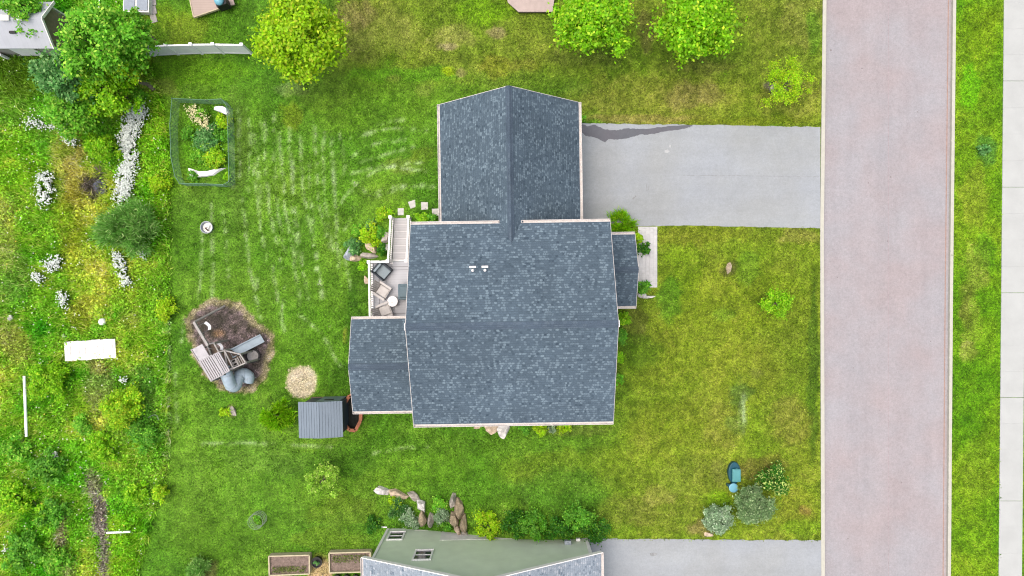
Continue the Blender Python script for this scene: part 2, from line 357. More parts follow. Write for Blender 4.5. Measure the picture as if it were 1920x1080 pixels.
def crown(base, rx, h0, h1, n, leaf, pal, aspect=.6, nclump=40, style='leaf', lob=.35, core=.25, up=1.3):
    """leaf clumps in the volume of a rounded crown, from h0 to h1 above the base"""
    cz = (h0+h1)/2; rz = (h1-h0)/2; c = rng.normal(size=(nclump, 3)); c = unit(c); rad = rng.uniform(core, 1, nclump)**.5
    ang = np.arctan2(c[:, 1], c[:, 0]); ph = rng.uniform(0, 6.28, 3); wob = 1+lob*(.5*np.sin(3*ang+ph[0])+.3*np.sin(5*ang+ph[1]))*.5
    cc = c*rad[:, None]*np.array([rx, rx, rz])*.82; cc[:, :2] *= wob[:, None]; cc[:, 2] += cz
    cr = rng.uniform(.14, .30, nclump)*rx*(1.0 if nclump > 24 else 1.5)
    idx = rng.integers(0, nclump, n); off = unit(rng.normal(size=(n, 3)))*(np.abs(rng.normal(size=n))*.52+.18)[:, None]
    pos = cc[idx]+off*cr[idx][:, None]*np.array([1, 1, .75]); pos[:, 2] = np.maximum(pos[:, 2], .03)
    pc = veg(np.array(PAL[pal]), 1.0)*np.array([1, 1, {'silver': 1.0, 'sage': .95, 'blue': 1.1, 'feather': 1.15}.get(pal, 1)])*1.6
    cl = rng.uniform(0, 1, nclump); mix = rng.uniform(0, 1, n)*.6+cl[idx]*.4
    C = pc[0]*(1-mix)[:, None]+pc[1]*mix[:, None]; hi = rng.uniform(0, 1, n) < (.3 if pal == 'duo' else .18); C[hi] = pc[2]
    C = C*(rng.uniform(.7, 1.3, n)*(.8+.4*cl[idx]))[:, None]
    if style == 'leaf':
        nr = unit(rng.normal(size=(n, 3))*.75+off*.5+np.array([0, 0, up])); nr[:, 2] = np.abs(nr[:, 2]); V = leafquads(pos, nr, leaf*rng.uniform(.6, 1.35, n), aspect)
    else:
        dirs = unit(off+unit(cc[idx]-np.array([0, 0, h0*.5]))*.9+np.array([0, 0, .25])+rng.normal(size=(n, 3))*.3)
        nr = unit(np.cross(dirs, rng.normal(size=(n, 3)))); nr[:, 2] = np.abs(nr[:, 2])
        V = leafquads(pos, nr, leaf*rng.uniform(.6, 1.4, n), aspect, dirs)
    return V+np.array(base), C, cc
def plant(px, py, rpx, h, pal, label, cat='shrub', name='shrub', group=None, style='leaf', leaf=.09, dens=1.0, h0=None, aspect=.6,
          trunk=False, nclump=None, lob=.4, core=.2, ctr=None):
    """a tree or shrub whose crown is centred on photo point px,py; the trunk stands on the ground below it"""
    h0 = (.35*h if trunk else 0) if h0 is None else h0
    zc = (h0+h)/2; b = G(px, py)
    for _ in range(4):
        q = P(px, py, float(T(b.x, b.y))+zc+.15*h); b = Vector((q.x, q.y, float(T(q.x, q.y))))
    r = rpx/S*(1-(b.z+zc)/H)
    o = empty(name, b, label, cat, group)
    area = 2*math.pi*r*(r+.5*(h-h0)); leaf *= 1.3; n = int(dens*area*2.1/(leaf*leaf*aspect*.5)); n = max(150, min(n, 26000))
    nclump = nclump or int(max(14, min(120, area*2.4)))
    V, C, cc = crown((0, 0, 0), r, h0, h, n, leaf, pal, aspect, nclump, style, lob, core)
    f = fastmesh('crown' if trunk else 'foliage', V, 4, C, M_leaf, parent=o)
    mb = MB()
    if trunk:
        tr = .018*h+.02; top = h0+.55*(h-h0)
        mb.tube([(0, 0, -.1), (.02*h, .01*h, h0*.6), (0, -.01*h, h0), (.02, .02, top)], [tr*1.3, tr, tr*.85, tr*.35], 8)
        for c in cc[rng.permutation(len(cc))[:min(14, len(cc))]]:
            a = Vector((0, 0, rng.uniform(h0*.8, top))); c = Vector(c); m_ = (a+c)/2+Vector((0, 0, -.05*h))
            mb.tube([a, m_, c], [tr*.5, tr*.32, tr*.1], 5)
        mb.build('trunk', M_bark, o, smooth=True)
    else:
        for c in cc[rng.permutation(len(cc))[:min(8, len(cc))]]:
            mb.tube([(c[0]*.15, c[1]*.15, -.05), (c[0]*.6, c[1]*.6, c[2]*.5), tuple(c)], [.02, .014, .006], 5)
        mb.build('stem', M_bark, o)
    return o
def rock(px, py, sx, sy, sz, rz, m, label, dz=0, group=None, seed=0, name='boulder'):
    b = G(px, py, dz); b2 = P(px, py, b.z+sz*.6); b = Vector((b2.x, b2.y, b.z))
    import bmesh
    bm = bmesh.new(); bmesh.ops.create_icosphere(bm, subdivisions=3, radius=1)
    random.seed(int(px*31+py)+seed)
    planes = [(Vector((random.gauss(0, 1), random.gauss(0, 1), random.gauss(0, .7))).normalized(), random.uniform(.45, .82)) for _ in range(13)]
    for v in bm.verts:
        p = v.co.copy()
        for nrm, dd in planes:
            e = p.dot(nrm)-dd
            if e > 0: p -= nrm*e
        p *= 1+.10*mn.noise(p*2.2+Vector((px, py, 0)))+.04*mn.noise(p*7+Vector((py, px, 0)))
        v.co = Vector((p.x*sx/2*1.4, p.y*sy/2*1.4, p.z*sz*.75+sz*.25))
    me = bpy.data.meshes.new(name); bm.to_mesh(me); bm.free(); me.materials.append(m)
    o = bpy.data.objects.new(name, me); col.objects.link(o); o.location = b; o.rotation_euler = (0, 0, rz)
    return tag(o, label, 'rock', group)

# ---------------- colours of the ground, house shade painted into some patches ----------------
# (cx, cy, rx, ry, sRGB, strength)
PATCH = [
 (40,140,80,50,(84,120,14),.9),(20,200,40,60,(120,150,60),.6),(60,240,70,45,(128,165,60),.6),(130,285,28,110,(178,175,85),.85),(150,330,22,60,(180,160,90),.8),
 (140,430,22,90,(150,150,40),.8),(30,300,45,70,(135,180,30),.7),(15,430,22,60,(165,170,90),.8),(90,420,45,60,(112,160,30),.6),(20,520,35,60,(150,170,95),.7),
 (110,560,40,50,(125,170,40),.7),(155,590,30,30,(150,140,45),.7),(35,650,28,40,(170,160,85),.85),(15,620,20,30,(150,150,90),.6),(245,600,22,16,(165,175,85),.7),
 (190,720,26,60,(130,135,95),.8),(190,685,18,12,(180,160,95),.7),(275,740,30,60,(82,130,60),.7),(60,900,80,90,(90,160,30),.6),(150,860,60,50,(110,175,30),.7),
 (175,905,14,30,(150,150,115),.9),(190,960,11,45,(150,140,130),.95),(200,1040,9,60,(140,130,125),.95),(120,1000,10,55,(150,140,110),.9),(132,1065,12,30,(175,165,130),.8),
 (235,1040,30,60,(140,185,30),.7),(240,980,25,40,(135,185,25),.7),(300,560,45,60,(100,160,30),.5),(300,340,35,60,(125,180,30),.6),(290,230,30,60,(120,180,20),.7),
 (370,135,110,25,(112,165,25),.75),(310,165,30,18,(165,175,85),.6),(330,60,90,50,(125,165,30),.6),(350,60,40,35,(155,165,60),.5),(430,50,40,50,(90,140,25),.5),
 (310,30,50,20,(140,165,40),.5),
 (390,400,70,60,(98,140,45),.6),(380,500,70,120,(95,142,35),.5),(445,270,18,120,(110,140,60),.5),(370,900,110,120,(112,160,45),.6),(400,1020,60,60,(95,140,30),.6),(378,1065,28,18,(130,125,85),.8),
 (545,170,30,14,(140,165,110),.7),(545,220,20,20,(150,165,40),.6),(600,180,60,30,(120,140,50),.4),
 (700,60,90,50,(150,158,75),.75),(660,20,40,30,(160,150,90),.7),(850,75,45,22,(172,172,100),.6),(838,88,20,8,(205,188,150),.7),(930,60,18,12,(195,175,140),.7),(900,20,60,25,(130,180,20),.7),
 (760,140,110,16,(96,155,25),.75),(840,135,14,8,(175,195,25),.8),(735,148,14,8,(150,140,90),.6),(865,137,10,7,(165,150,110),.7),(930,125,30,20,(165,160,50),.5),(795,172,20,10,(170,165,110),.5),
 (700,200,120,60,(105,145,30),.5),(985,122,30,14,(150,150,60),.5),(1000,155,60,12,(98,130,30),.6),(870,180,60,20,(90,130,25),.5),(1200,190,160,50,(146,154,62),.75),(1300,180,60,25,(172,158,98),.55),  # dark greens just north of the garage are its shade, painted in
 (1130,190,50,25,(140,145,55),.5),(1210,60,14,40,(120,115,65),.7),(1100,110,80,16,(110,125,50),.5),(1310,125,70,14,(118,120,55),.5),(1480,190,60,40,(165,165,75),.6),(1500,40,40,50,(158,160,80),.6),
 (1440,90,30,60,(120,135,45),.5),(1525,60,12,40,(90,140,30),.6),(1200,222,110,8,(180,168,95),.7),(1400,228,120,8,(140,150,40),.5),(1560,228,10,5,(170,160,120),.3),
 (1300,440,110,18,(142,150,45),.6),(1500,445,40,14,(165,160,85),.6),(1280,520,40,60,(118,158,20),.5),(1400,560,110,70,(132,152,32),.5),(1300,640,90,80,(138,160,40),.55),(1480,700,50,120,(110,135,32),.6),
 (1525,690,10,170,(78,112,25),.8),(1400,700,70,60,(150,160,50),.5),(1390,740,22,30,(90,120,50),.8),(1395,775,10,40,(140,160,110),.75),(1380,800,18,18,(75,115,40),.8),(1480,790,40,50,(165,162,75),.6),
 (1360,800,40,40,(165,165,75),.5),(1250,790,70,40,(140,155,45),.5),(1190,610,20,40,(110,110,60),.6),(1200,660,40,30,(92,128,30),.6),(1255,560,20,40,(90,150,35),.6),(1355,590,20,12,(104,150,45),.4),
 (1100,880,160,40,(132,150,40),.5),(1200,900,80,40,(122,150,40),.5),(1050,920,90,40,(96,150,45),.6),(1180,960,60,30,(150,155,70),.6),(1260,960,90,40,(135,150,55),.5),(1235,930,30,20,(170,165,90),.5),
 (1330,990,40,14,(170,150,105),.7),(1500,960,40,40,(150,160,50),.6),(1510,955,12,12,(185,145,90),.6),(1415,700,10,10,(150,160,90),.3),(1500,990,40,14,(120,165,30),.5),(1450,870,24,16,(150,140,70),.5),
 (1345,940,30,20,(120,170,20),.7),(1415,875,30,18,(165,140,95),.5),(1310,895,60,40,(135,150,60),.4),
 (620,870,110,30,(75,125,25),.6),(720,840,110,22,(80,128,28),.6),(700,930,110,40,(110,150,40),.5),(640,960,70,30,(120,145,45),.6),(620,1010,70,20,(125,145,45),.5),(800,870,110,40,(105,150,35),.5),  # dark green below the sunroom is partly painted shade
 (880,830,90,20,(92,135,32),.5),(560,700,60,80,(88,138,28),.5),(500,860,80,30,(112,150,60),.5),(640,640,60,80,(92,142,30),.6),(670,560,22,80,(72,118,22),.7),(640,720,22,40,(70,118,20),.7),  # darkest greens along deck and sunroom paint shade onto the grass
 (648,628,4,16,(190,160,70),.6),(620,612,3,2,(225,220,190),.8),(660,600,14,60,(62,108,18),.6),(760,310,40,14,(165,165,100),.45),(790,290,22,14,(140,150,50),.5),(800,330,20,70,(80,125,25),.5),  # dark green left of the house is shade put into the grass colour
 (600,330,60,50,(110,160,35),.4),(740,385,40,14,(110,155,35),.4),(1470,170,40,20,(150,145,85),.4),(1400,500,25,30,(100,142,34),.6),(1368,505,14,14,(95,100,50),.85),
 (566,716,27,28,(240,228,196),1.0),(600,1070,22,22,(214,190,135),1.0),(600,1042,14,10,(170,150,90),.6),(433,772,10,10,(160,150,120),.8),
 (1075,806,70,10,(130,140,70),.5),(1350,880,18,24,(115,120,60),.4),(1447,165,14,12,(120,120,110),.8),
 (178,350,20,20,(90,85,80),.9),(305,665,6,180,(105,160,40),.5),(240,770,14,60,(100,140,60),.4),
 (1840,60,34,60,(130,160,20),.6),(1820,160,18,40,(110,190,10),.8),(1850,280,22,30,(90,150,70),.7),(1830,370,25,60,(155,165,60),.6),(1830,500,22,50,(170,170,95),.55),(1850,470,20,30,(95,155,20),.6),
 (1820,600,20,60,(150,160,75),.6),(1810,570,14,40,(110,110,50),.5),(1850,640,20,50,(130,175,30),.6),(1815,660,16,20,(185,180,110),.6),(1850,720,22,40,(100,160,15),.6),(1830,880,28,60,(135,165,40),.6),(1840,1010,30,50,(130,170,30),.5),
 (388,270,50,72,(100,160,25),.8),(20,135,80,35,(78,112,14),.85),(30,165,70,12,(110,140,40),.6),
]
STREAK = [[(497,225),(497,270),(499,320),(505,390),(517,445),(525,475),(535,540)],[(524,240),(526,285),(530,342),(537,410),(550,475),(557,527),(562,570)],[(563,250),(565,285),(566,345),(576,400),(590,465),(600,520),(606,560)],
 [(590,230),(592,270),(594,332),(597,382),(610,432),(616,465)],[(455,370),(460,440),(468,500),(478,560)],[(640,380),(650,365),(680,337),(705,320),(755,307),(790,305)],[(675,305),(712,294),(732,287),(775,275)],
 [(447,200),(448,330)],[(475,240),(478,330),(488,420),(500,500)],[(620,300),(628,365)],[(660,340),(690,365),(740,350),(800,345)],[(645,430),(655,410),(662,390)],[(380,832),(460,830),(620,838)],[(705,235),(740,225),(760,225)],
 [(640,262),(700,250)],[(318,590),(317,860)],[(380,430),(376,520),(374,560)],[(420,400),(428,520)],[(700,850),(760,840),(800,838)],[(1395,745),(1397,810)]]
for x0, y0, y1, sl in ((486,230,380,6),(510,210,470,26),(514,500,565,6),(541,240,500,22),(551,300,560,24),(578,300,560,26),(606,250,480,18),(622,260,500,14),(640,250,330,4),(432,205,350,2),(400,380,560,-4),(480,520,600,8),(530,560,620,6),(465,205,360,3)):
    STREAK.append([(x0+sl*t*t+3*math.sin(t*4+x0), y0+(y1-y0)*t) for t in (0, .25, .5, .75, 1)])
STREAK += [[(650,300),(700,270),(760,262)],[(660,325),(720,310),(800,322)],[(700,370),(760,350),(815,350)],[(680,250),(740,240),(800,245)],[(560,590),(600,620),(640,690)],[(640,470),(650,500),(656,540)],[(345,600),(340,640)],[(330,700),(332,800)]]
MULCH = [(345,598),(362,577),(395,562),(430,560),(455,573),(480,600),(512,618),(518,640),(508,680),(500,712),(475,735),(440,741),(405,727),(380,703),(362,665),(350,630)]
def segdist(x, y, pl):
    d = np.full(np.shape(x), 1e9)
    for (ax, ay), (bx, by) in zip(pl, pl[1:]):
        L2 = (bx-ax)**2+(by-ay)**2; t = np.clip(((x-ax)*(bx-ax)+(y-ay)*(by-ay))/L2, 0, 1)
        d = np.minimum(d, np.hypot(x-ax-t*(bx-ax), y-ay-t*(by-ay)))
    return d
def mulch_sd(px, py):
    d = segdist(px, py, MULCH+[MULCH[0]]); return np.where(inpoly(px, py, MULCH), d, -d)
def field(px, py):                      # seen colour of the ground at photo point
    px = np.asarray(px, float); py = np.asarray(py, float)
    n1 = fbm(px/90, py/90, 3); n2 = fbm(px/28, py/28, 9); n3 = fbm(px/9, py/9, 21, 3)
    def c(*a): return np.array(a, float)
    back = c(104,152,40)+(n1[:, None]-.5)*c(60,40,30); front = c(130,155,40)+(n1[:, None]-.5)*c(60,30,40)
    north = c(122,146,42)+(n1[:, None]-.5)*c(60,30,45); mead = c(130,174,44)+(n1[:, None]-.5)*c(150,60,70)+(n2[:, None]-.5)*c(90,30,60); verge = c(112,158,20)+(n1[:, None]-.5)*c(80,40,40)
    wn = (n2-.5)*60
    f = sst((px+wn-1060)/160)[:, None]; o = back*(1-f)+front*f
    f = (sst((200-py+wn*.6)/90)*sst((px-560)/120))[:, None]; o = o*(1-f)+north*f
    mx = 318-np.clip((250-py)/250, 0, 1)*60-np.clip((py-860)/220, 0, 1)*60
    f = sst((mx-px+wn*.15)/14+.5)[:, None]; o = o*(1-f)+mead*f
    f = (px > 1700)[:, None]; o = np.where(f, verge, o)
    wx = px+(n2-.5)*36+(n3-.5)*14; wy = py+(fbm(px/28, py/28, 77)-.5)*36+(fbm(px/9, py/9, 5)-.5)*14
    for cx, cy, rx, ry, cl, st in PATCH:
        sc_ = min(1.0, min(rx, ry)/22.0) if st < 1 else .25; qx = px+(wx-px)*sc_; qy = py+(wy-py)*sc_
        st = st*(.72 if cx < 300 else .8 if cl[1] < cl[0]*1.06 else .9) if st < .9 else st
        d = np.hypot((qx-cx)/rx, (qy-cy)/ry); wgt = sst((1.25-d)/(.5 if st < .95 else .3))*st; m_ = wgt > 0
        if m_.any(): o[m_] = o[m_]*(1-wgt[m_, None])+c(*cl)*wgt[m_, None]
    for s in STREAK:
        d = segdist(px+(n2-.5)*8, py, s); wgt = np.clip(1.25-d/4.2, 0, 1)*np.clip((n3-.3)*3.4, 0, 1)*.6
        o = o*(1-wgt[:, None])+c(172,196,156)*wgt[:, None]
    # mowing stripes, very faint
    st = np.sin(px/9.5+n1*3)*((px > 330) & (px < 1060)); o = o*(1+.025*st[:, None])
    st = np.sin(py/10.5+n1*2)*((px > 1190) & (px < 1540)); o = o*(1+.02*st[:, None])
    sd = mulch_sd(px, py)+(n3-.5)*12+(n2-.5)*8
    f = sst(sd/5+.4)[:, None]; rim = c(172,164,124)+(n3[:, None]-.5)*c(60,60,50); o = o*(1-f)+rim*f
    f = sst((sd-10)/8+.2)[:, None]; mul = c(122,111,106)+(n3[:, None]-.5)*c(80,74,66); o = o*(1-f)+mul*f
    f = sst((1.2-np.hypot((px-410)/14, (py-625)/9))*1.2)[:, None]*.6; o = o*(1-f)+c(190,150,105)*f
    sdl = segdist(px, py, [(250,352),(300,352)]);
    o = o*(1+(n3[:, None]-.5)*.5+(n2[:, None]-.5)*.22)+(n3[:, None]-.5)*c(10, -6, 26)
    return np.clip(o, 6, 250)

# ---------------- the setting ----------------
GD = 'structure'
xs = np.unique(np.concatenate([np.linspace(-300, -34, 20), np.arange(-34, 34.01, .13), np.linspace(34, 300, 20)]))
ys = np.unique(np.concatenate([np.linspace(-300, -20, 20), np.arange(-20, 20.01, .13), np.linspace(20, 300, 20)]))
X, Y = np.meshgrid(xs, ys); Z = T(X, Y)
PX, PY = topx(X, Y, Z); inn = (np.abs(X) < 34) & (np.abs(Y) < 20)
roadm = (X > kx(ROADL, Y)) & (X < kx(ROADR, Y))
Zg = Z+np.where(roadm, -.02, (fbm(X*.8, Y*.8, 4)-.5)*.06*(X < 2)*inn)
V = np.stack([X, Y, Zg], -1).reshape(-1, 3); nx, ny = len(xs), len(ys)
I = np.arange(nx*ny).reshape(ny, nx); F = np.stack([I[:-1, :-1], I[:-1, 1:], I[1:, 1:], I[1:, :-1]], -1).reshape(-1, 4)
me = bpy.data.meshes.new('ground'); me.vertices.add(len(V)); me.vertices.foreach_set('co', V.astype(np.float32).ravel())
me.loops.add(F.size); me.loops.foreach_set('vertex_index', F.astype(np.int32).ravel()); me.polygons.add(len(F)); me.polygons.foreach_set('loop_start', np.arange(0, F.size, 4, dtype=np.int32))
cg = np.empty((len(V), 3)); fl = inn.ravel(); cg[:] = (110, 150, 40); cg[fl] = field(PX.ravel()[fl], PY.ravel()[fl])
ca = me.color_attributes.new('Col', 'FLOAT_COLOR', 'POINT'); c4 = np.ones((len(V), 4), np.float32); c4[:, :3] = veg(cg, .95); ca.data.foreach_set('color', c4.ravel())
me.materials.append(M_ground); me.update(calc_edges=True); me.polygons.foreach_set('use_smooth', np.ones(len(F), bool))
o = bpy.data.objects.new('ground', me); col.objects.link(o); tag(o, 'green yards and meadow falling gently from the street to the back', 'ground', kind=GD)

def strip(name, L_, R_, z, m, label, y0=None):    # road-like sheet between two edge functions
    yy = np.concatenate([[-300, -60], np.linspace(-19, 19, 60), [60, 300]]); mb = MB()
    vs = []
    for y in yy: vs += [(L_(y), y, z), (R_(y), y, z)]
    mb.add(vs, [(2*i, 2*i+1, 2*i+3, 2*i+2) for i in range(len(yy)-1)])
    return tag(mb.build(name, m), label, name, kind=GD)
strip('road', lambda y: float(kx(ROADL, y))+.02, lambda y: float(kx(ROADR, y))+.06, ZR-.12, M_road, 'pale pinkish asphalt street')
def kerb(nm, xf, w0, top, label):
    yy = np.concatenate([[-300, -60], np.linspace(-19, 19, 50), [60, 300]]); mb = MB(); vs = []
    for y in yy:
        x = xf(y); vs += [(x, y, ZR-.3), (x+w0, y, ZR-.3), (x+w0, y, top), (x, y, top)]
    fs = []
    for i in range(len(yy)-1):
        a = i*4; b = a+4; fs += [(a+3, a+2, b+2, b+3), (a+2, a+1, b+1, b+2), (a, a+3, b+3, b)]
    mb.add(vs, fs); return tag(mb.build(nm, M_kerb), label, 'kerb', kind=GD)
kerb('kerb', lambda y: float(kx(ROADL, y))-.01, .2, ZR+.025, 'pale concrete kerb between front lawns and street')
kerb('kerb', lambda y: float(kx(ROADR, y))-.16, .17, ZR+.03, 'pale concrete kerb between street and grass verge')
strip('gutter_line', lambda y: float(kx(ROADR, y))-.36, lambda y: float(kx(ROADR, y))-.30, ZR-.116, mat('rusty_stain', A(190, 160, 148), .9, .15), 'thin rusty seam along the far edge of the street')
strip('road_seam', lambda y: (1668-960)/S*.9425+.01*math.sin(y*2.1), lambda y: (1668-960)/S*.9425+.025+.01*math.sin(y*2.1), ZR-.116, mat('seam', A(190, 176, 180), .9, .2), 'faint seam down the middle of the street')
# sidewalk slabs
mb = MB()
def swx(y, px0, px1): return float(np.interp(y, [-16, 16], [(px1-960)/S*.9425, (px0-960)/S*.9425]))
jy = [(540-p)/S*.9425 for p in (-241, -45, 152, 351, 549, 745, 939, 1135, 1330)]
for a, b in zip(jy, jy[1:]):
    n = 4; seg = np.linspace(a, b, n+1)
    for i in range(n):
        y1 = seg[i]-(.012 if i == 0 else .0015); y0 = seg[i+1]+(.012 if i == n-1 else .0015)
        mb.prism([(swx(y1, 1882, 1872), y1), (swx(y1, 1882, 1872)+1.28, y1), (swx(y0, 1882, 1872)+1.28, y0), (swx(y0, 1882, 1872), y0)], ZR-.05, ZR+.03)
tag(mb.build('sidewalk', M_walk), 'pale concrete sidewalk slabs at the right edge', 'sidewalk', kind=GD)
# driveways, path
def sheet(name, pts, z, m, label, cat=None, zz=ZR):
    w_ = [P(a, b, zz) for a, b in pts]; mb = MB(); mb.prism([(p.x, p.y) for p in w_], z-.03, z)
    return tag(mb.build(name, m), label, cat or name, kind=GD)
def wob(pts, amp, step=9):
    out = []
    for (ax, ay), (bx, by) in zip(pts, pts[1:]):
        n = max(1, int(math.hypot(bx-ax, by-ay)/step))
        for i in range(n):
            t = i/n; out.append((ax+(bx-ax)*t, ay+(by-ay)*t+random.uniform(-amp, amp)*(1 if i else 0)))
    out.append(pts[-1]); return out
D1 = wob([(1040, 231), (1300, 234), (1538, 238)], 1.2)+wob([(1538, 428), (1300, 423), (1197, 424), (1040, 424)], .8)
sheet('driveway', D1, ZR+.012, M_drive, 'pale grey asphalt driveway of the slate roofed house')
D2 = wob([(1090, 1009), (1300, 1012), (1540, 1013)], 1.2)+[(1540, 1250), (1090, 1250)]
sheet('driveway', D2, ZR+.012, M_drive, 'pale grey asphalt driveway beside the sage sided house')
ST0 = [(1086,234),(1096,234),(1102,237),(1116,234),(1124,238),(1135,243),(1150,244),(1160,244),(1172,241),(1186,241),(1198,242),(1212,242),(1228,240),(1244,238),(1262,236),(1280,235),(1298,234),(1298,237),(1288,240),(1270,244),(1250,246),(1230,250),(1214,253),(1202,252),(1190,256),(1174,260),(1158,262),(1146,261),(1141,261),(1134,267),(1126,263),(1118,259),(1106,256),(1098,255),(1091,249),(1086,240)]
ST = []
for (ax, ay), (bx, by) in zip(ST0, ST0[1:]+ST0[:1]):
    for i in range(4): t = i/4; ST.append((ax+(bx-ax)*t+random.uniform(-.7, .7)*(i > 0), ay+(by-ay)*t+random.uniform(-.9, .9)*(i > 0)))
sheet('wet_patch', ST, ZR+.017, M_wet, 'dark wet streak across the top edge of the driveway', 'stain')
M_crack = mat('crack_filler', A(178, 183, 188), .9, .2)
sheet('driveway_seam', [(1280,328),(1400,329),(1536,331),(1536,332.2),(1400,330.3),(1280,329)], ZR+.0165, M_crack, 'faint seam across the upper driveway', 'seam')
sp = MB()
for px, py, q in ((1558,94,1.6),(1616,128,1.4),(1670,332,1.5),(1628,343,1.3),(1664,452,1.2),(1600,690,1.1),(1720,210,1.2),(1570,520,1),(1690,905,1.1),(1590,1010,1.2),(1745,640,1.0),(1650,770,.9)):
    p = P(px, py, ZR-.12); n = 7; sp.prism([(p.x+q*.028*math.cos(k*6.283/n)*random.uniform(.6, 1.3), p.y+q*.028*math.sin(k*6.283/n)*random.uniform(.6, 1.3)) for k in range(n)], ZR-.13, ZR-.114)
tag(sp.build('road_specks', mat('speck', A(150, 142, 142), .9, .1)), 'few small dark specks on the street', 'stain', kind=GD)
M_splash = mat('splash', A(214, 218, 220), .9, .1)
for i, pts in enumerate(([(1246,282),(1252,280),(1256,284),(1251,287),(1246,286)], [(1255,271),(1258,272),(1257,277),(1255,276)])): sheet('paint_splash', pts, ZR+.0168+.0004*i, M_splash, 'small pale splash on the upper driveway', 'stain')
M_tyre = mat('scuff', A(170, 174, 176), .9, .25, 8)
for i, pts in enumerate(([(1212,346),(1213,346),(1213.5,358),(1212.3,358)], [(1215.5,348),(1216.5,348),(1216.6,357),(1215.8,357)], [(1185,372),(1191,366),(1193,368),(1187,375)], [(1218,1037),(1226,1036),(1233,1038),(1228,1042),(1220,1042)])): sheet('scuff_mark', pts, ZR+.0172+.0003*i, M_tyre, 'faint scuff mark on the driveway', 'stain')
# paver path
mb = MB(); a = P(1196, 425, ZR); b = P(1232, 539, ZR); nxp, nyp = 5, 15
for i in range(nxp):
    for j in range(nyp+1):
        x0 = a.x+(b.x-a.x)*i/nxp; x1 = a.x+(b.x-a.x)*(i+1)/nxp; hh = (a.y-b.y)/nyp; y1 = a.y-hh*j+(hh/2 if i % 2 else 0); y0 = y1-hh
        y1 = min(y1, a.y); y0 = max(y0, b.y)
        if y1-y0 > .03: mb.box(((x0+x1)/2, (y0+y1)/2, ZR+.02), (x1-x0-.004, y1-y0-.004, .06+random.uniform(0, .006)))
tag(mb.build('path', M_paver), 'pale paver path from the driveway to the porch', 'path', kind=GD)

# ---------------- main house ----------------
TH = .0157
def roofpanel(mb, e0, e1, r1, r0, th=.16):       # eave e0->e1, ridge r0->r1 ; slab
    e0, e1, r1, r0 = map(Vector, (e0, e1, r1, r0)); ud = (e1-e0).normalized(); n = (e1-e0).cross(r0-e0).normalized(); n = n if n.z > 0 else -n
    vd = n.cross(ud); 
    off = (e0.x*3.7+e0.y*1.3+e0.z*2.1) % 40
    def uv(p): return ((p-e0).dot(ud)+50+off, abs((p-e0).dot(vd))+50+.12*int(off*3))
    top = [e0, e1, r1, r0]; bot = [p-Vector((0, 0, th)) for p in top]
    fs = [(0, 1, 2, 3), (7, 6, 5, 4)]+[(i, 4+i, 4+(i+1) % 4, (i+1) % 4) for i in range(4)]
    uvs = [[uv(p) for p in top], None, None, None, None, None]
    if (top[1]-top[0]).cross(top[2]-top[0]).z < 0: fs = [f[::-1] for f in fs]; uvs[0] = uvs[0][::-1]
    mb.add(top+bot, fs, uvs)
def gable(parent, x0, x1, y0, y1, axis, ze, zr, m=None, cap=None, wcap=.16, clip=None):
    m = m or M_shing; cap = cap or M_cap; mb = MB(); cp = MB()
    if axis == 'x':
        ym = (y0+y1)/2; roofpanel(mb, (x0, y0, ze), (x1, y0, ze), (x1, ym, zr), (x0, ym, zr)); roofpanel(mb, (x0, y1, ze), (x1, y1, ze), (x1, ym, zr), (x0, ym, zr))
        s = (zr-ze)/(ym-y0)
        for sg in (-1, 1): roofpanel(cp, (x0-.01, ym+sg*wcap, zr-s*wcap+.03), (x1+.01, ym+sg*wcap, zr-s*wcap+.03), (x1+.01, ym, zr+.03), (x0-.01, ym, zr+.03), .028)
    else:
        xm = (x0+x1)/2; roofpanel(mb, (x0, y0, ze), (x0, y1, ze), (xm, y1, zr), (xm, y0, zr)); roofpanel(mb, (x1, y0, ze), (x1, y1, ze), (xm, y1, zr), (xm, y0, zr))
        s = (zr-ze)/(xm-x0)
        for sg in (-1, 1): roofpanel(cp, (xm+sg*wcap, y0-.01, zr-s*wcap+.03), (xm+sg*wcap, y1+.01, zr-s*wcap+.03), (xm, y1+.01, zr+.03), (xm, y0-.01, zr+.03), .028)
    rf = mb.build('roof', m, parent); cp.build('ridge_cap', cap, rf); return rf
def gutter(parent, a, b, out, m=None):            # U-shaped trough along an eave, 'out' = outward unit vector
    a = Vector(a); b = Vector(b); o_ = Vector((out[0], out[1], 0)); mb = MB()
    mb.bar(a+o_*.06+Vector((0, 0, -.115)), b+o_*.06+Vector((0, 0, -.115)), .11, .015)
    mb.bar(a+o_*.125+Vector((0, 0, -.05)), b+o_*.125+Vector((0, 0, -.05)), .022, .12)
    mb.bar(a+o_*.010+Vector((0, 0, -.06)), b+o_*.010+Vector((0, 0, -.06)), .016, .10)
    for p in (a, b): mb.box(p+o_*.068+Vector((0, 0, -.055)), (.13 if abs(out[0]) > .5 else .02, .02 if abs(out[0]) > .5 else .13, .11))
    return mb.build('gutter', m or M_gut, parent)
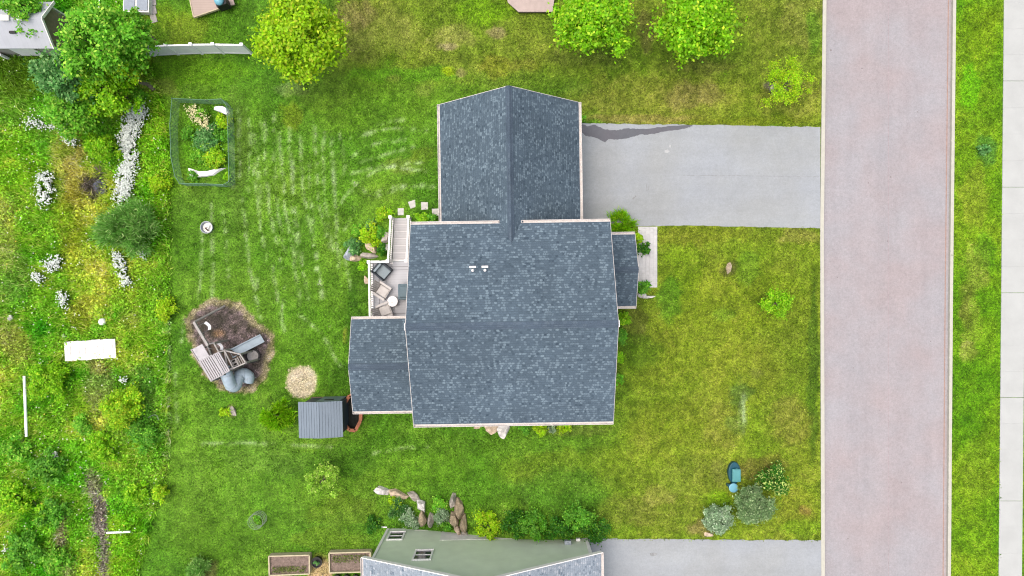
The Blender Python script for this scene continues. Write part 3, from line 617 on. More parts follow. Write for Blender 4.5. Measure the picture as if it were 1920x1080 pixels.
def wallbox(parent, x0, x1, y0, y1, z0, z1, gax=None, zg=None, m=None, name='wall'):
    mb = MB()
    if gax == 'x':
        ym = (y0+y1)/2
        prof = [(y0, z0), (y1, z0), (y1, z1), (ym, zg), (y0, z1)]; vs = [(x0, *p) for p in prof]+[(x1, *p) for p in prof]
    elif gax == 'y':
        xm = (x0+x1)/2
        prof = [(x0, z0), (x1, z0), (x1, z1), (xm, zg), (x0, z1)]; vs = [(p[0], y0, p[1]) for p in prof]+[(p[0], y1, p[1]) for p in prof]
    if gax: mb.add(vs, [(0, 1, 2, 3, 4), (9, 8, 7, 6, 5)]+[(i, 5+i, 5+(i+1) % 5, (i+1) % 5) for i in range(5)])
    else: mb.box(((x0+x1)/2, (y0+y1)/2, (z0+z1)/2), (x1-x0, y1-y0, z1-z0))
    return mb.build(name, m or M_house, parent)
def window(parent, c, ax, sgn, wd, ht, bars=1, hb=True):  # ax: wall normal axis
    f = MB(); p = MB(); c = Vector(c); t = .09
    def bx(mb, u, v, du, dv, dep, off):
        if ax == 'x': mb.box((c.x+sgn*off, c.y+u, c.z+v), (dep, du, dv))
        else: mb.box((c.x+u, c.y+sgn*off, c.z+v), (du, dep, dv))
    bx(f, 0, ht/2-t/2, wd, t, .07, .025); bx(f, 0, -ht/2+t/2, wd, t, .09, .035)
    for s in (-1, 1): bx(f, s*(wd/2-t/2), 0, t, ht-2*t, .07, .025)
    if hb: bx(f, 0, 0, wd-2*t, .05, .05, .02)
    w_ = f.build('window', M_white, parent); bx(p, 0, 0, wd-2*t, ht-2*t, .02, .005); p.build('pane', M_glass, w_); return w_
hz = 2.3
house = empty('house', (0, 0, 0), 'large house under a mottled slate blue shingle roof in the centre', 'house', rz=TH)
# (walls first; base follows the slope)
wallbox(house, -4.4, 4.35, -6.0, 2.7, .45, 7.55, 'x', 9.4); wallbox(house, -4.42, 4.37, -6.02, 2.72, -.3, .44, m=M_found, name='foundation')
wallbox(house, -3.15, 3.15, 2.73, 9.0, 2.55, 4.95, 'y', 7.6); wallbox(house, -3.17, 3.17, 2.74, 9.02, -.3, 2.54, m=M_found, name='foundation')
wallbox(house, -7.95, -4.43, -5.9, -1.85, .6, 4.6, 'x', 5.3); wallbox(house, -7.97, -4.44, -5.92, -1.83, -.3, .59, m=M_found, name='foundation')
gable(house, -4.75, 4.69, -6.39, 3.07, 'x', 7.7, 9.73)
gable(house, -3.56, 3.56, 2.0, 9.45, 'y', 5.04, 8.1)
gable(house, -8.33, -4.42, -6.26, -1.49, 'x', 4.7, 5.5)
gable(house, 4.3, 6.36, -1.02, 2.66, 'x', 4.9, 5.75)
gutter(house, (-4.75, -6.39, 7.7), (4.69, -6.39, 7.7), (0, -1)); gutter(house, (-4.75, 3.07, 7.7), (-.56, 3.07, 7.7), (0, 1)); gutter(house, (.5, 3.07, 7.7), (4.69, 3.07, 7.7), (0, 1))
gutter(house, (-3.56, 3.25, 5.04), (-3.56, 9.45, 5.04), (-1, 0)); gutter(house, (3.56, 3.25, 5.04), (3.56, 9.45, 5.04), (1, 0))
gutter(house, (-8.33, -6.26, 4.7), (-4.42, -6.26, 4.7), (0, -1)); gutter(house, (-8.33, -1.49, 4.7), (-4.42, -1.49, 4.7), (0, 1))
gutter(house, (4.62, 2.66, 4.9), (6.36, 2.66, 4.9), (0, 1)); gutter(house, (4.62, -1.02, 4.9), (6.36, -1.02, 4.9), (0, -1))
def rake(parent, a, b, m=None): return MB().bar(Vector(a)+Vector((0, 0, -.12)), Vector(b)+Vector((0, 0, -.12)), .025, .2).build('rake_trim', m or M_gut, parent)
ym = -1.66
for sx, x in ((-1, -4.765), (1, 4.705)):
    rake(house, (x, -6.39, 7.68), (x, ym, 9.71)); rake(house, (x, 3.07, 7.68), (x, ym, 9.71))
rake(house, (-3.56, 9.465, 5.02), (0, 9.465, 8.08)); rake(house, (3.56, 9.465, 5.02), (0, 9.465, 8.08))
rake(house, (-8.345, -6.26, 4.68), (-8.345, -3.875, 5.48)); rake(house, (-8.345, -1.49, 4.68), (-8.345, -3.875, 5.48))
rake(house, (6.375, -1.02, 4.88), (6.375, .82, 5.73)); rake(house, (6.375, 2.66, 4.88), (6.375, .82, 5.73))
for y in (-.8, 2.45): MB().box((6.15, y, 3.55), (.16, .16, 2.4)).build('porch_post', M_white, house)
MB().box((5.35, .82, 2.42), (2.0, 3.5, .3)).build('porch_floor', M_conc, house)
for c, ax, sg, a, b in (((-4.4, .6, 6.2), 'x', -1, 1.0, 1.4), ((4.35, -3.6, 6.2), 'x', 1, 1.4, 1.4), ((4.35, -3.6, 3.8), 'x', 1, 1.8, 1.5), ((4.35, .8, 6.4), 'x', 1, 1.0, 1.3), ((-2.5, -6.0, 6.2), 'y', -1, 1, 1.4),
    ((2.3, -6.0, 6.2), 'y', -1, 1, 1.4), ((2.3, -6.0, 3.6), 'y', -1, 1, 1.4), ((-2.5, -6.0, 3.4), 'y', -1, 1, 1.4), ((-7.95, -3.9, 3.4), 'x', -1, 2.2, 1.5), ((-6.2, -5.9, 3.4), 'y', -1, 2.0, 1.5), ((0, 9.0, 5.6), 'y', 1, .9, 1.1), ((-3.15, 6, 3.9), 'x', -1, .9, 1.1)):
    window(house, c, ax, sg, a, b)
dr = MB().box((4.38, .9, 3.6), (.06, .95, 2.05)).build('door', mat('dark_red_door', A(120, 50, 45), .5, .05), house); MB().box((4.44, .55, 3.55), (.06, .04, .12)).build('handle', M_silver, dr)
gd = MB(); [gd.box((3.18, 5.9, 2.36+.52*i+.26), (.05, 4.8, .5)) for i in range(4)]; gd.build('garage_door', M_white, house)
dr = MB().box((-4.43, -.4, 3.25), (.05, 1.7, 2.05)).build('door', M_glass, house)
# plumbing vents on the north slope
def onroof(px, py):
    z = 8.4
    for _ in range(10):
        p = P(px, py, z); z = 7.7+(3.07-p.y)*(9.73-7.7)/4.73
    return Vector((p.x, p.y+.0, z))
for px in (887, 910):
    p = onroof(px, 506); mb = MB().tube([p+Vector((0, 0, -.1)), p+Vector((0, 0, .3))], .04, 10); mb.box(p+Vector((0, .16, .07)), (.3, .09, .03)); mb.lathe(p+Vector((0, 0, .0)), [(.08, -.05), (.06, .09), (.045, .1)], 12)
    mb.build('vent_pipe', M_white, house)
# downspout at ridge ends (small white returns)
MB().box((-4.80, -1.66, 9.55), (.06, .3, .12)).build('rake_return', M_white, house); MB().box((4.74, -1.66, 9.55), (.06, .3, .12)).build('rake_return', M_white, house)

# ---------------- deck ----------------
dk = empty('deck', (0, 0, 0), 'raised pale composite deck with white railings and stairs beside the house', 'deck', rz=TH)
fz = 2.2
fl_ = MB(); fl_.box((-6.1, -.10, fz-.04), (3.3, 3.36, .06)); fl_.build('floor', M_deck, dk)
bd = MB()
for y in (1.28, 1.10, -1.32): bd.box((-6.1, y, fz-.004), (3.26, .02, .012))
for x in (-7.35,): bd.box((x, 0, fz-.002), (.02, 2.6, .012))
bd.build('border_board', mat('border_groove', A(150, 145, 145), .8, .1), dk)
MB().box((-6.1, 1.62, fz-.16), (3.4, .04, .3)).box((-7.79, -.1, fz-.16), (.04, 3.4, .3)).build('fascia', M_white, dk)
for x, y in ((-7.65, 1.5), (-7.65, -1.5), (-6.65, 1.5), (-5.6, 1.5)): MB().box((x, y, (fz+.2)/2), (.14, .14, fz-.2)).build('support_post', M_white, dk)
def railing(parent, a, b, n=None, ht=.95, posts=(1, 1)):
    a = Vector(a); b = Vector(b); L_ = (b-a).length; mb = MB(); mb.bar(a+Vector((0, 0, ht)), b+Vector((0, 0, ht)), .10, .045); mb.bar(a+Vector((0, 0, .1)), b+Vector((0, 0, .1)), .07, .05)
    n = n or int(L_/.12)
    for i in range(1, n):
        p = a+(b-a)*(i/n); mb.box(p+Vector((0, 0, ht/2+.05)), (.035, .035, ht-.1))
    r = mb.build('railing', M_white, parent)
    for p in [q for q, k in zip((a, b), posts) if k]: MB().box(p+Vector((0, 0, .52)), (.13, .13, 1.06)).box(p+Vector((0, 0, 1.07)), (.17, .17, .03)).build('rail_post', M_white, r)
railing(dk, (-7.7, 1.52, fz), (-6.78, 1.52, fz), posts=(1, 0)); railing(dk, (-7.7, 1.44, fz), (-7.7, -1.62, fz), posts=(0, 1)); 
gz = 1.15; y0, y1 = 1.66, 4.05; ns = 6
sm = MB()
for i in range(ns):
    yy0 = y0+(y1-y0)*i/ns; z = fz-(fz-gz)*(i+1)/(ns+1)
    st_ = MB().box((-6.18, yy0+(y1-y0)/ns/2, z-.03), (.86, (y1-y0)/ns+.03, .05)).build('stair_tread', M_tread, dk)
    sm.box((-6.18, yy0+.02, z+.05), (.86, .02, .14))
sm.build('stair_riser', M_white, dk)
for x in (-6.68, -5.68):
    MB().bar((x, y0-.05, fz-.15), (x, y1, gz-.05), .06, .28).build('stringer', M_white, dk)
    railing(dk, (x, y0-.1, fz+.0), (x, y1-.02, gz+.05), ht=.9)
def armchair(px, py, rz, mf, mc, label, z=fz, s=1.0):
    p = P(px, py, z+.5); o = empty('armchair', (p.x, p.y, z), label, 'armchair', 'armchairs on the deck', rz=rz)
    MB().box((0, .38*s, .38), (.80*s, .09, .74)).build('backrest', mf, o, bevel=.02)
    for sx in (-1, 1): MB().box((sx*.36*s, 0, .31), (.09, .76*s, .60)).build('armrest', mf, o, bevel=.02)
    MB().box((0, -.02, .22), (.62*s, .74*s, .16)).build('seat_frame', mf, o)
    MB().box((0, -.05, .37), (.60*s, .66*s, .14)).build('seat_cushion', mc, o, bevel=.04); MB().box((0, .27*s, .58), (.58*s, .13, .36)).build('back_cushion', mc, o, bevel=.04)
    for sx in (-1, 1):
        for sy in (-1, 1): MB().box((sx*.35*s, sy*.33*s, .07), (.05, .05, .14)).build('leg', mf, o)
armchair(716, 508, R(50), M_wicker, M_cushion, 'dark wicker armchair with grey cushions on the deck')
def lowchair(px, py, rz, label):
    p = P(px, py, fz+.4); o = empty('lounge_chair', (p.x, p.y, fz), label, 'chair', 'pale slatted chairs on the deck', rz=rz)
    mb = MB(); [mb.box((0, -.28+i*.095, .38-.012*i), (.56, .085, .025)) for i in range(7)]; mb.build('seat', M_cushion2, o)
    mb = MB(); [mb.bar((-.24+i*.096, .3, .36), (-.28+i*.112, .62, .92), .085, .025) for i in range(6)]; mb.build('backrest', M_greywood, o)
    for sx in (-1, 1):
        MB().box((sx*.36, .02, .56), (.12, .72, .03)).build('armrest', M_cushion2, o)
        MB().box((sx*.33, -.28, .28), (.05, .08, .54)).build('leg', M_cushion2, o); MB().bar((sx*.33, .5, 0), (sx*.33, .1, .4), .05, .08).build('leg', M_cushion2, o)
    MB().box((0, 0, .41), (.5, .55, .05)).build('cushion', M_cushion2, o, bevel=.02)
lowchair(718, 546, R(57), 'pale slatted chair on the deck between the dark armchair and the round table')
lowchair(722, 582, R(112), 'pale slatted chair on the deck beside the sunroom roof')
p = P(736, 565, fz+.45); t_ = empty('round_table', (p.x, p.y, fz), 'small round white table among the deck chairs', 'table')
MB().lathe((0, 0, .42), [(.27, 0), (.29, .015), (.29, .03), (.27, .045)], 28).build('tabletop', M_white, t_, smooth=False)
MB().lathe((0, 0, 0), [(.22, 0), (.25, .2), (.25, .42)], 28).build('pedestal', M_wicker, t_)
[MB().lathe((x, y, .465), [(.022, 0), (.022, .006)], 8).build('inset_dot', M_greywood, t_) for x, y in ((-.08, .05), (.08, .05), (0, -.08), (-.07, -.05), (.07, -.04))]; mb = None
p = P(757, 547, fz+.8); g_ = empty('covered_grill', (p.x, p.y, fz), 'box shaped grill under a grey cover against the house wall', 'grill', rz=TH)
MB().box((0, 0, .42), (.62, .86, .84)).build('cover', M_greycover, g_, bevel=.05); MB().box((0, 0, .87), (.5, .7, .1), taper=.8).build('lid', M_greycover, g_, bevel=.03)

# ---------------- neighbour house (south) ----------------
nh = empty('house', (-1.53, -13.85, 0), 'sage sided house with pale grey roof cut off by the bottom edge', 'house', rz=R(1.2))
Ls, Rs = -5.77, 5.68; dep = -12
wallbox(nh, Ls, -2.55, dep, -.13, .12, 5.0, m=M_green); wallbox(nh, -2.55, -1.95, dep, -.13, .7, 5.0, m=M_green); wallbox(nh, -1.95, Rs, dep, -.13, 2.05, 5.0, m=M_green)
mb = MB(); zz = 5.0; s_ = .56
mb.add([(Ls, -.13, 5.0), (Rs, -.13, 5.0), (0, -.13, 5.0+5.7*s_), (Ls, dep, 5.0), (Rs, dep, 5.0), (0, dep, 5.0+5.7*s_)], [(0, 1, 2), (5, 4, 3), (0, 2, 5, 3), (1, 4, 5, 2)]); mb.build('gable_wall', M_green, nh)
wallbox(nh, -2.5, Rs+.01, dep, -.115, -.3, 2.04, m=M_found, name='foundation'); wallbox(nh, Ls-.01, -2.5, dep, -.12, -.3, .11, m=M_found, name='foundation')
wallbox(nh, -4.15, -2.5, -.5, -.118, -.3, .42, m=M_found, name='foundation')
zrn = 5.1+6.05*.53; gable(nh, -6.08, 6.08, dep-.3, .18, 'y', 5.1, zrn, m=M_shing2, cap=M_shing2)
gutter(nh, (-6.08, dep, 5.1), (-6.08, .18, 5.1), (-1, 0)); gutter(nh, (6.08, dep, 5.1), (6.08, .18, 5.1), (1, 0))
for sx in (-1, 1): MB().bar((sx*6.12, .20, 5.02), (0, .20, zrn-.08), .04, .24).build('rake_trim', M_white, nh)
MB().box((Ls+.05, -.10, 2.55), (.13, .06, 4.9)).build('corner_trim', M_white, nh); MB().box((Rs-.05, -.10, 3.55), (.15, .06, 3.0)).build('corner_trim', M_white, nh)
window(nh, (-5.05, -.13, 1.24), 'y', 1, .92, 1.28); window(nh, (-3.15, -.13, 4.12), 'y', 1, 1.0, 1.38)
MB().tube([(-5.76, .02, .2), (-6.1, .02, .12)], .04, 8).build('downspout', M_white, nh)
MB().box((4.55, -.02, 3.0), (.35, .2, .22)).build('light_fixture', M_silver, nh); MB().box((5.15, -.04, 2.6), (.22, .14, .16)).build('outlet_box', M_white, nh)

# ---------------- shed ----------------
sh = empty('shed', (-10.6, -7.28, .0), 'small shed with a flat looking slate blue metal roof beside the sunroom', 'shed', rz=R(1.5))
MB().box((0, 0, 1.08), (2.15, 1.75, 2.16)).build('wall', M_shedwall, sh)
mb = MB()
for sx in (-1, 1):
    a = [(0, -1.0, 2.45), (0, 1.0, 2.45), (sx*1.22, 1.0, 2.2), (sx*1.22, -1.0, 2.2)]; vs = a+[(x, y, z-.07) for x, y, z in a]
    fs = [(0, 1, 2, 3), (7, 6, 5, 4)]+[(i, 4+i, 4+(i+1) % 4, (i+1) % 4) for i in range(4)]; mb.add(vs, fs if sx < 0 else [f[::-1] for f in fs])
    for i in range(1, 8):
        x = sx*1.22*i/8; z = 2.45-.25*i/8; mb.bar((x, -1.0, z+.01), (x, 1.0, z+.01), .018, .022)
rf = mb.build('roof', M_metalroof, sh); MB().bar((0, -1.01, 2.445), (0, 1.01, 2.445), .03, .012).build('ridge_seam', M_shedwall, rf)
dd = MB().bar((-.35, .91, 1.05), (.95, .91, 1.05), .05, 1.95).build('door', M_shedpan, sh); mb = MB(); mb.box((.25, .95, 1.3), (.5, .03, .16)); mb.build('handle', M_dark, dd)
MB().box((0, 0, .05), (2.25, 1.85, .12)).build('base', M_darkwood, sh)

# cedar octagonal planter
oc = [(656,741),(643,763),(643,789),(655,806),(667,807),(676,789),(678,763),(669,742)]
pl = G(660, 775); pe = empty('cedar_planter', pl, 'octagonal cedar plank planter between shed and sunroom', 'planter')
W = [P(a, b, pl.z+.5) for a, b in oc]
for i in range(8):
    a, b = W[i], W[(i+1) % 8]; MB().bar((a.x, a.y, pl.z+.27), (b.x, b.y, pl.z+.27), .05, .55).build('side_panel', M_cedar, pe, world=True)
    MB().bar((a.x, a.y, pl.z+.56), (b.x, b.y, pl.z+.56), .19, .04).build('cap_board', M_cedar, pe, world=True)
MB().prism([(p.x, p.y) for p in W], pl.z+.0, pl.z+.2).build('soil', mat('black_soil', (.02, .022, .018), .95, .3, 6, .5), pe, world=True)  # even near-black soil fills the planter

# ---------------- play set ----------------
g0 = G(405, 672); ps = empty('play_set', g0, 'weathered timber swing and climbing set with blue slides on a mulch bed', 'play set')
def pp(px, py, z): q = P(px, py, z); return (q.x, q.y, q.z)
def pm(name, m, fn, bevel=0): mb = MB(); fn(mb); return mb.build(name, m, ps, world=True, bevel=bevel)
beam_a, beam_b = pp(364, 604, 2.35), pp(390, 648, 2.35)
pm('swing_beam', M_greywood, lambda m: m.bar(beam_a, beam_b, .14, .14))
for q in ((421, 574), (352, 612)): 
    e = G(*q) if q[0] > 400 else G(378, 628); pm('leg', M_greywood, lambda m: m.bar(beam_a, e, .09, .09))
for i, t in enumerate((.35, .98)):
    a = Vector(beam_a).lerp(Vector(beam_b), t); q = P(390, 611, .5) if i == 0 else P(413, 649, .5)
    sw = MB(); n = 8; dirv = (Vector(beam_b)-Vector(beam_a)).normalized(); per = Vector((0, 0, 1))
    pts = [Vector((q.x, q.y, .5))+dirv*(j/n-.5)*.5+Vector((0, 0, -.12*math.cos((j/n-.5)*math.pi)+.1))+Vector((.06*math.cos((j/n-.5)*math.pi), 0, 0)) for j in range(n+1)]
    for u, v in zip(pts, pts[1:]): sw.bar(u, v, .17, .03)
    so = sw.build('swing_seat', M_vinyl, ps, world=True)
    c_ = MB(); c_.tube([pts[0], a-dirv*.25], .012, 5); c_.tube([pts[-1], a+dirv*.25], .012, 5); c_.build('chain', M_silver, so) if False else None
    mb = MB(); mb.tube([pts[0], a-dirv*.22], .012, 5); mb.tube([pts[-1], a+dirv*.22], .012, 5); mb.build('chain', M_silver, ps, world=True)
def poly(pts, z, th, name, m): 
    return pm(name, m, lambda mb: mb.prism([P(a, b, z)[:2] for a, b in pts], z-th, z))
poly([(360,655),(379,645),(392,667),(374,677)], 2.25, .05, 'canopy_panel', mat('canopy_panel', A(214, 212, 216), .6, .15, 6))
# slatted pergola roof
def slats(c4, z, n, wd, name, m):
    a, b, c, d_ = [Vector(pp(x, y, z)) for x, y in c4]; mb = MB()     # a->b one short side, d->c other ; slats run a->d .. b->c
    for i in range(n):
        t = i/(n-1); mb.bar(a.lerp(b, t), d_.lerp(c, t), wd, .04)
    mb.bar(a+Vector((0, 0, -.06)), b+Vector((0, 0, -.06)), .07, .08); mb.bar(d_+Vector((0, 0, -.06)), c+Vector((0, 0, -.06)), .07, .08); return mb.build(name, m, ps, world=True)
slats([(375,677),(397,666),(419,702),(396,713)], 2.3, 7, .085, 'slatted_roof', mat('slat_grey', A(206, 204, 208), .6, .12, 6))
slats([(400,665),(410,661),(430,695),(420,700)], 2.4, 4, .075, 'slatted_roof', MATS['slat_grey'])
poly([(388,646),(401,643),(411,661),(397,668)], 1.7, .05, 'platform', M_darkwood)
poly([(377,677),(397,667),(430,697),(398,714)], 1.35, .05, 'platform', M_darkwood)
poly([(412,660),(430,653),(462,680),(430,697)], 1.35, .05, 'platform', M_darkwood)
def rails(pts, z, closed=True, wd=.07):
    w_ = [Vector(pp(a, b, z)) for a, b in pts]
    for i in range(len(w_)-(0 if closed else 1)): pm('rail', M_greywood, lambda mb: mb.bar(w_[i], w_[(i+1) % len(w_)], wd, .09))
    for p_ in w_: pm('post', M_greywood, lambda mb: mb.box((p_.x, p_.y, z/2), (.09, .09, z)))
rails([(388,646),(401,643),(411,661),(397,668)], 1.95); rails([(412,660),(421,657),(437,689),(428,695)], 2.1); rails([(428,695),(461,680),(450,664),(421,657)], 2.05); rails([(359,656),(396,714),(419,702)], 2.2, False, .06)
pm('ladder', M_greywood, lambda mb: [mb.bar(pp(441+i*4, 672-i*2, 1.9), pp(448+i*4, 685-i*2, 1.9), .04, .04) for i in range(4)])
pm('access_panel', M_greywood, lambda mb: mb.prism([P(a, b, 1.75)[:2] for a, b in ((432,676),(443,671),(449,683),(438,688))], 1.7, 1.75))
pm('access_hole', M_dark, lambda mb: [mb.prism([P(a+dx, b+dy, 1.76)[:2] for a, b in ((434.5,676.5),(440,674),(441.5,677),(436,679.5))], 1.755, 1.76) for dx, dy in ((0, 0), (3, 6))])
# straight slide
a = Vector(pp(433, 664, 1.35)); b = Vector(pp(492, 634, .3)); dv = (b-a).normalized(); sd_ = dv.cross(Vector((0, 0, 1))).normalized()
sl = MB(); sl.bar(a, b, .46, .03)
for s in (-1, 1): sl.bar(a+sd_*.23*s+Vector((0, 0, .06)), b+sd_*.23*s+Vector((0, 0, .06)), .05, .14)
sl.build('straight_slide', M_slide, ps, world=True)
# tube slide
ctl = [pp(420, 690, 1.75), pp(426, 706, 1.6), pp(433, 722, 1.25), pp(441, 724, 1.0), pp(445, 712, .85), pp(450, 703, .7), pp(459, 701, .55), pp(466, 707, .42), pp(465, 715, .35)]
cu = []
for i in range(len(ctl)-1):
    for k in range(5):
        t = k/5; p0, p1, p2, p3 = [Vector(ctl[max(0, min(len(ctl)-1, i+q))]) for q in (-1, 0, 1, 2)]
        cu.append(.5*((2*p1)+(-p0+p2)*t+(2*p0-5*p1+4*p2-p3)*t*t+(-p0+3*p1-3*p2+p3)*t**3))
cu.append(Vector(ctl[-1])); mb = MB(); rr = [.33-.0*i for i in range(len(cu))]; mb.tube(cu, rr, 16, cap=False)
tb = mb.build('tube_slide', M_slide2, ps, world=True, smooth=True)
tb.modifiers.new('thick', 'SOLIDIFY').thickness = .025
rg = MB(); 
for i in range(4, len(cu)-1, 6): rg.tube([cu[i]-(cu[i+1]-cu[i]).normalized()*.025, cu[i]+(cu[i+1]-cu[i]).normalized()*.025], .352, 16)
rg.build('tube_collar', M_slide, ps, world=True)
q = P(471, 668, .5); tm = empty('trampoline', (q.x, q.y, g0.z), 'small round black rimmed trampoline on the mulch between the slides', 'trampoline')
MB().lathe((0, 0, .22), [(.36, 0), (.42, .02), (.42, .06), (.33, .07), (.33, .04)], 28).build('rim', M_black, tm)
MB().lathe((0, 0, .24), [(.33, 0), (.33, .035)], 28).build('mat', M_greywood, tm)
for i in range(4): MB().tube([(.36*math.cos(i*1.57+.7), .36*math.sin(i*1.57+.7), -.02), (.36*math.cos(i*1.57+.7), .36*math.sin(i*1.57+.7), .24)], .018, 6).build('leg', M_black, tm)
# timber edging pieces by the mulch
q0, q1 = G(455, 719), G(481, 707); single(MB().bar(-(q1-q0)/2, (q1-q0)/2, .09, .1), 'edging_board', M_greywood, (q0+q1)/2+Vector((0, 0, .04)), 'pale timber edging board at the lower right rim of the mulch', 'board')

# ---------------- netted vegetable garden ----------------
ng = G(388, 272); ne = empty('netted_garden_fence', ng, 'green netting fence on thin posts round the vegetable plot', 'fence')
loop = [(338,193),(400,196),(428,194),(437,205),(440,240),(441,290),(442,345),(432,351),(395,349),(352,349),(343,335),(336,300),(334,240)]
bz = [G(*p) for p in loop]
net = MB(); netc = MB()
for i in range(len(bz)):
    a, b = bz[i], bz[(i+1) % len(bz)]; L_ = (b-a).length; n = max(2, int(L_/.085))
    for k in range(n+1):
        p_ = a.lerp(b, k/n); net.bar(p_, p_+Vector((0, 0, .95+.03*math.sin(k))), .008, .008)
    for k in range(1, 11): net.bar(a+Vector((0, 0, .095*k)), b+Vector((0, 0, .095*k)), .008, .008)
    netc.bar(a+Vector((0, 0, .97)), b+Vector((0, 0, .97)), .035, .03)
net.build('netting', M_net, ne, world=True); netc.build('top_cord', M_net, ne, world=True)
for p_ in bz: MB().tube([p_-Vector((0, 0, .2)), p_+Vector((0, 0, 1.05))], .018, 6).build('post', M_wire, ne, world=True)
def drape(px0, pts, h, label):
    vs = [G(*p) for p in pts]; c = sum(vs, Vector())/len(vs); mb = MB(); o_ = empty('row_cover', c, label, 'fabric sheet', 'white fabric covers in the netted garden')
    n = len(vs); ring2 = [c.lerp(v, .86)+Vector((0, 0, h*random.uniform(.7, 1.1))) for v in vs]; ring1 = [v+Vector((0, 0, .02)) for v in vs]
    mb.add(ring1+ring2+[c+Vector((0, 0, h*.8))], [(i, (i+1) % n, n+(i+1) % n, n+i) for i in range(n)]+[(n+i, n+(i+1) % n, 2*n) for i in range(n)])
    mb.build('fabric', M_tarp, o_, world=True)
drape(0, [(403,201),(410,199),(420,200),(428,204),(432,212),(430,218),(424,216),(416,212),(408,209),(401,206)], .25, 'crumpled white fabric cover in the top right corner of the netted garden')
drape(0, [(353,315),(362,321),(375,322),(392,321),(405,318),(425,315),(412,322),(402,329),(385,332),(368,333),(358,335),(355,326)], .18, 'long white fabric cover along the lower bed of the netted garden')

# ---------------- white vinyl fence, top ----------------
fl2 = [(256,107),(290,104.5),(335,102),(380,100.5),(420,100),(472,101)]; fb = [G(*p) for p in fl2]
vf = empty('vinyl_fence', fb[0], 'white vinyl panel fence left of the yellow green tree', 'fence')
for a, b in zip(fb, fb[1:]):
    mb = MB(); mb.bar(a+Vector((0, 0, .72)), b+Vector((0, 0, .72)), .04, 1.3); mb.bar(a+Vector((0, 0, 1.42)), b+Vector((0, 0, 1.42)), .09, .09); mb.bar(a+Vector((0, 0, .12)), b+Vector((0, 0, .12)), .07, .12); mb.build('panel', M_vinyl, vf, world=True)
for p_ in fb: MB().box(p_+Vector((0, 0, .76)), (.13, .13, 1.55)).box(p_+Vector((0, 0, 1.56)), (.17, .17, .05)).build('post', M_vinyl, vf, world=True)
f2 = [G(-12, 96), G(4, 104), G(21, 112)]; vf2 = empty('vinyl_fence', f2[0], 'short white vinyl fence below the metal roofed outbuilding', 'fence')
for a, b in zip(f2, f2[1:]): mb = MB(); mb.bar(a+Vector((0, 0, .4)), b+Vector((0, 0, .4)), .05, .8); mb.build('panel', M_vinyl, vf2, world=True)
for p_ in f2: MB().box(p_+Vector((0, 0, .45)), (.12, .12, .9)).build('post', M_vinyl, vf2, world=True)

# ---------------- outbuilding top left ----------------
ob = empty('outbuilding', (-27.4, 14.65, 0), 'outbuilding with a pale metal roof in the top left corner', 'outbuilding')
hw, hl = 1.25, 1.6
mb = MB()
for sy in (-1, 1):
    a = [(-2.6, 0, 2.95), (1.85, 0, 2.95), (1.85, sy*1.3, 1.95), (-2.6, sy*1.3, 1.95)]; vs = a+[(x, y, z-.06) for x, y, z in a]
    fs = [(0, 1, 2, 3), (7, 6, 5, 4)]+[(i, 4+i, 4+(i+1) % 4, (i+1) % 4) for i in range(4)]; mb.add(vs, [f[::-1] for f in fs] if sy > 0 else fs)
rf = mb.build('roof', M_foilroof, ob)
for x in (-1.0, -.1, .8): MB().box((x, 0, 2.99), (.45, .3, .08)).build('ridge_vent', M_white, rf)
MB().box((.0, -.62, 2.54), (.34, .12, .10)).build('roof_hatch', M_black, rf)
wallbox(ob, -2.4, 1.6, -1.05, 1.05, .1, 1.95, 'x', 2.75, m=M_conc); gp = MB(); gp.add([(1.605, -.95, .2), (1.605, .95, .2), (1.605, .95, 1.8), (1.605, 0, 2.62), (1.605, -.95, 1.8), (1.625, -.95, .2), (1.625, .95, .2), (1.625, .95, 1.8), (1.625, 0, 2.62), (1.625, -.95, 1.8)], [(4, 3, 2, 1, 0), (5, 6, 7, 8, 9)]+[(i, (i+1) % 5, 5+(i+1) % 5, 5+i) for i in range(5)]); gp.build('gable_panel', M_brownwall, ob); MB().box((-.4, 0, .05), (4.1, 2.2, .16)).build('base', M_found, ob)
for sy in (-1, 1): MB().bar((1.87, sy*1.3, 1.92), (1.87, 0, 2.92), .05, .16).build('rake_trim', M_white, ob)
for y in (-1.08, 1.08): MB().box((1.6, y, 1.0), (.12, .08, 1.9)).build('corner_trim', M_white, ob)
MB().box((-.4, -1.1, 1.05), (1.4, .06, 1.6)).build('door', M_vinyl, ob)

# top edge things
q = P(254, 4, .5); cf = empty('cold_frame', (q.x, q.y, 0), 'white framed cold frame with two grey glass lids at the top edge', 'cold frame', rz=R(-1))
MB().box((0, 0, .22), (1.5, 1.1, .44)).build('frame', M_whitedirt, cf)
for sx in (-1, 1): MB().box((sx*.37, -.0, .47), (.62, .92, .03)).build('lid', mat('lid_glass', A(170, 184, 200), .25, .1), cf)
q = G(287, 5); mb = MB(); [mb.box((.02*i, .55-.5*i, .03), (.34, .46, .06), rz=.1*i) for i in range(4)]
single(mb, 'board_walk', M_greywood, (q.x, q.y, q.z), 'short grey board path right of the cold frame', 'boards')
dkp = [(350,-30),(364,33),(416,15),(440,8),(425,-40)]
dkc = G(385, 5); d2 = empty('low_deck', dkc, 'low pink toned wooden deck corner at the top edge', 'deck')
MB().prism([P(a, b, .35)[:2] for a, b in dkp], .25, .35).build('floor', M_pinkdeck, d2, world=True)
for (a, b), (c, e) in zip(dkp, dkp[1:3]): MB().bar(pp(a, b, .3), pp(c, e, .3), .06, .16).build('edge_board', M_timber, d2, world=True)
q = P(415, 4, .9); gr = empty('grill', (q.x, q.y, .35), 'black grill with a blue lid on the low deck', 'grill', rz=R(20))
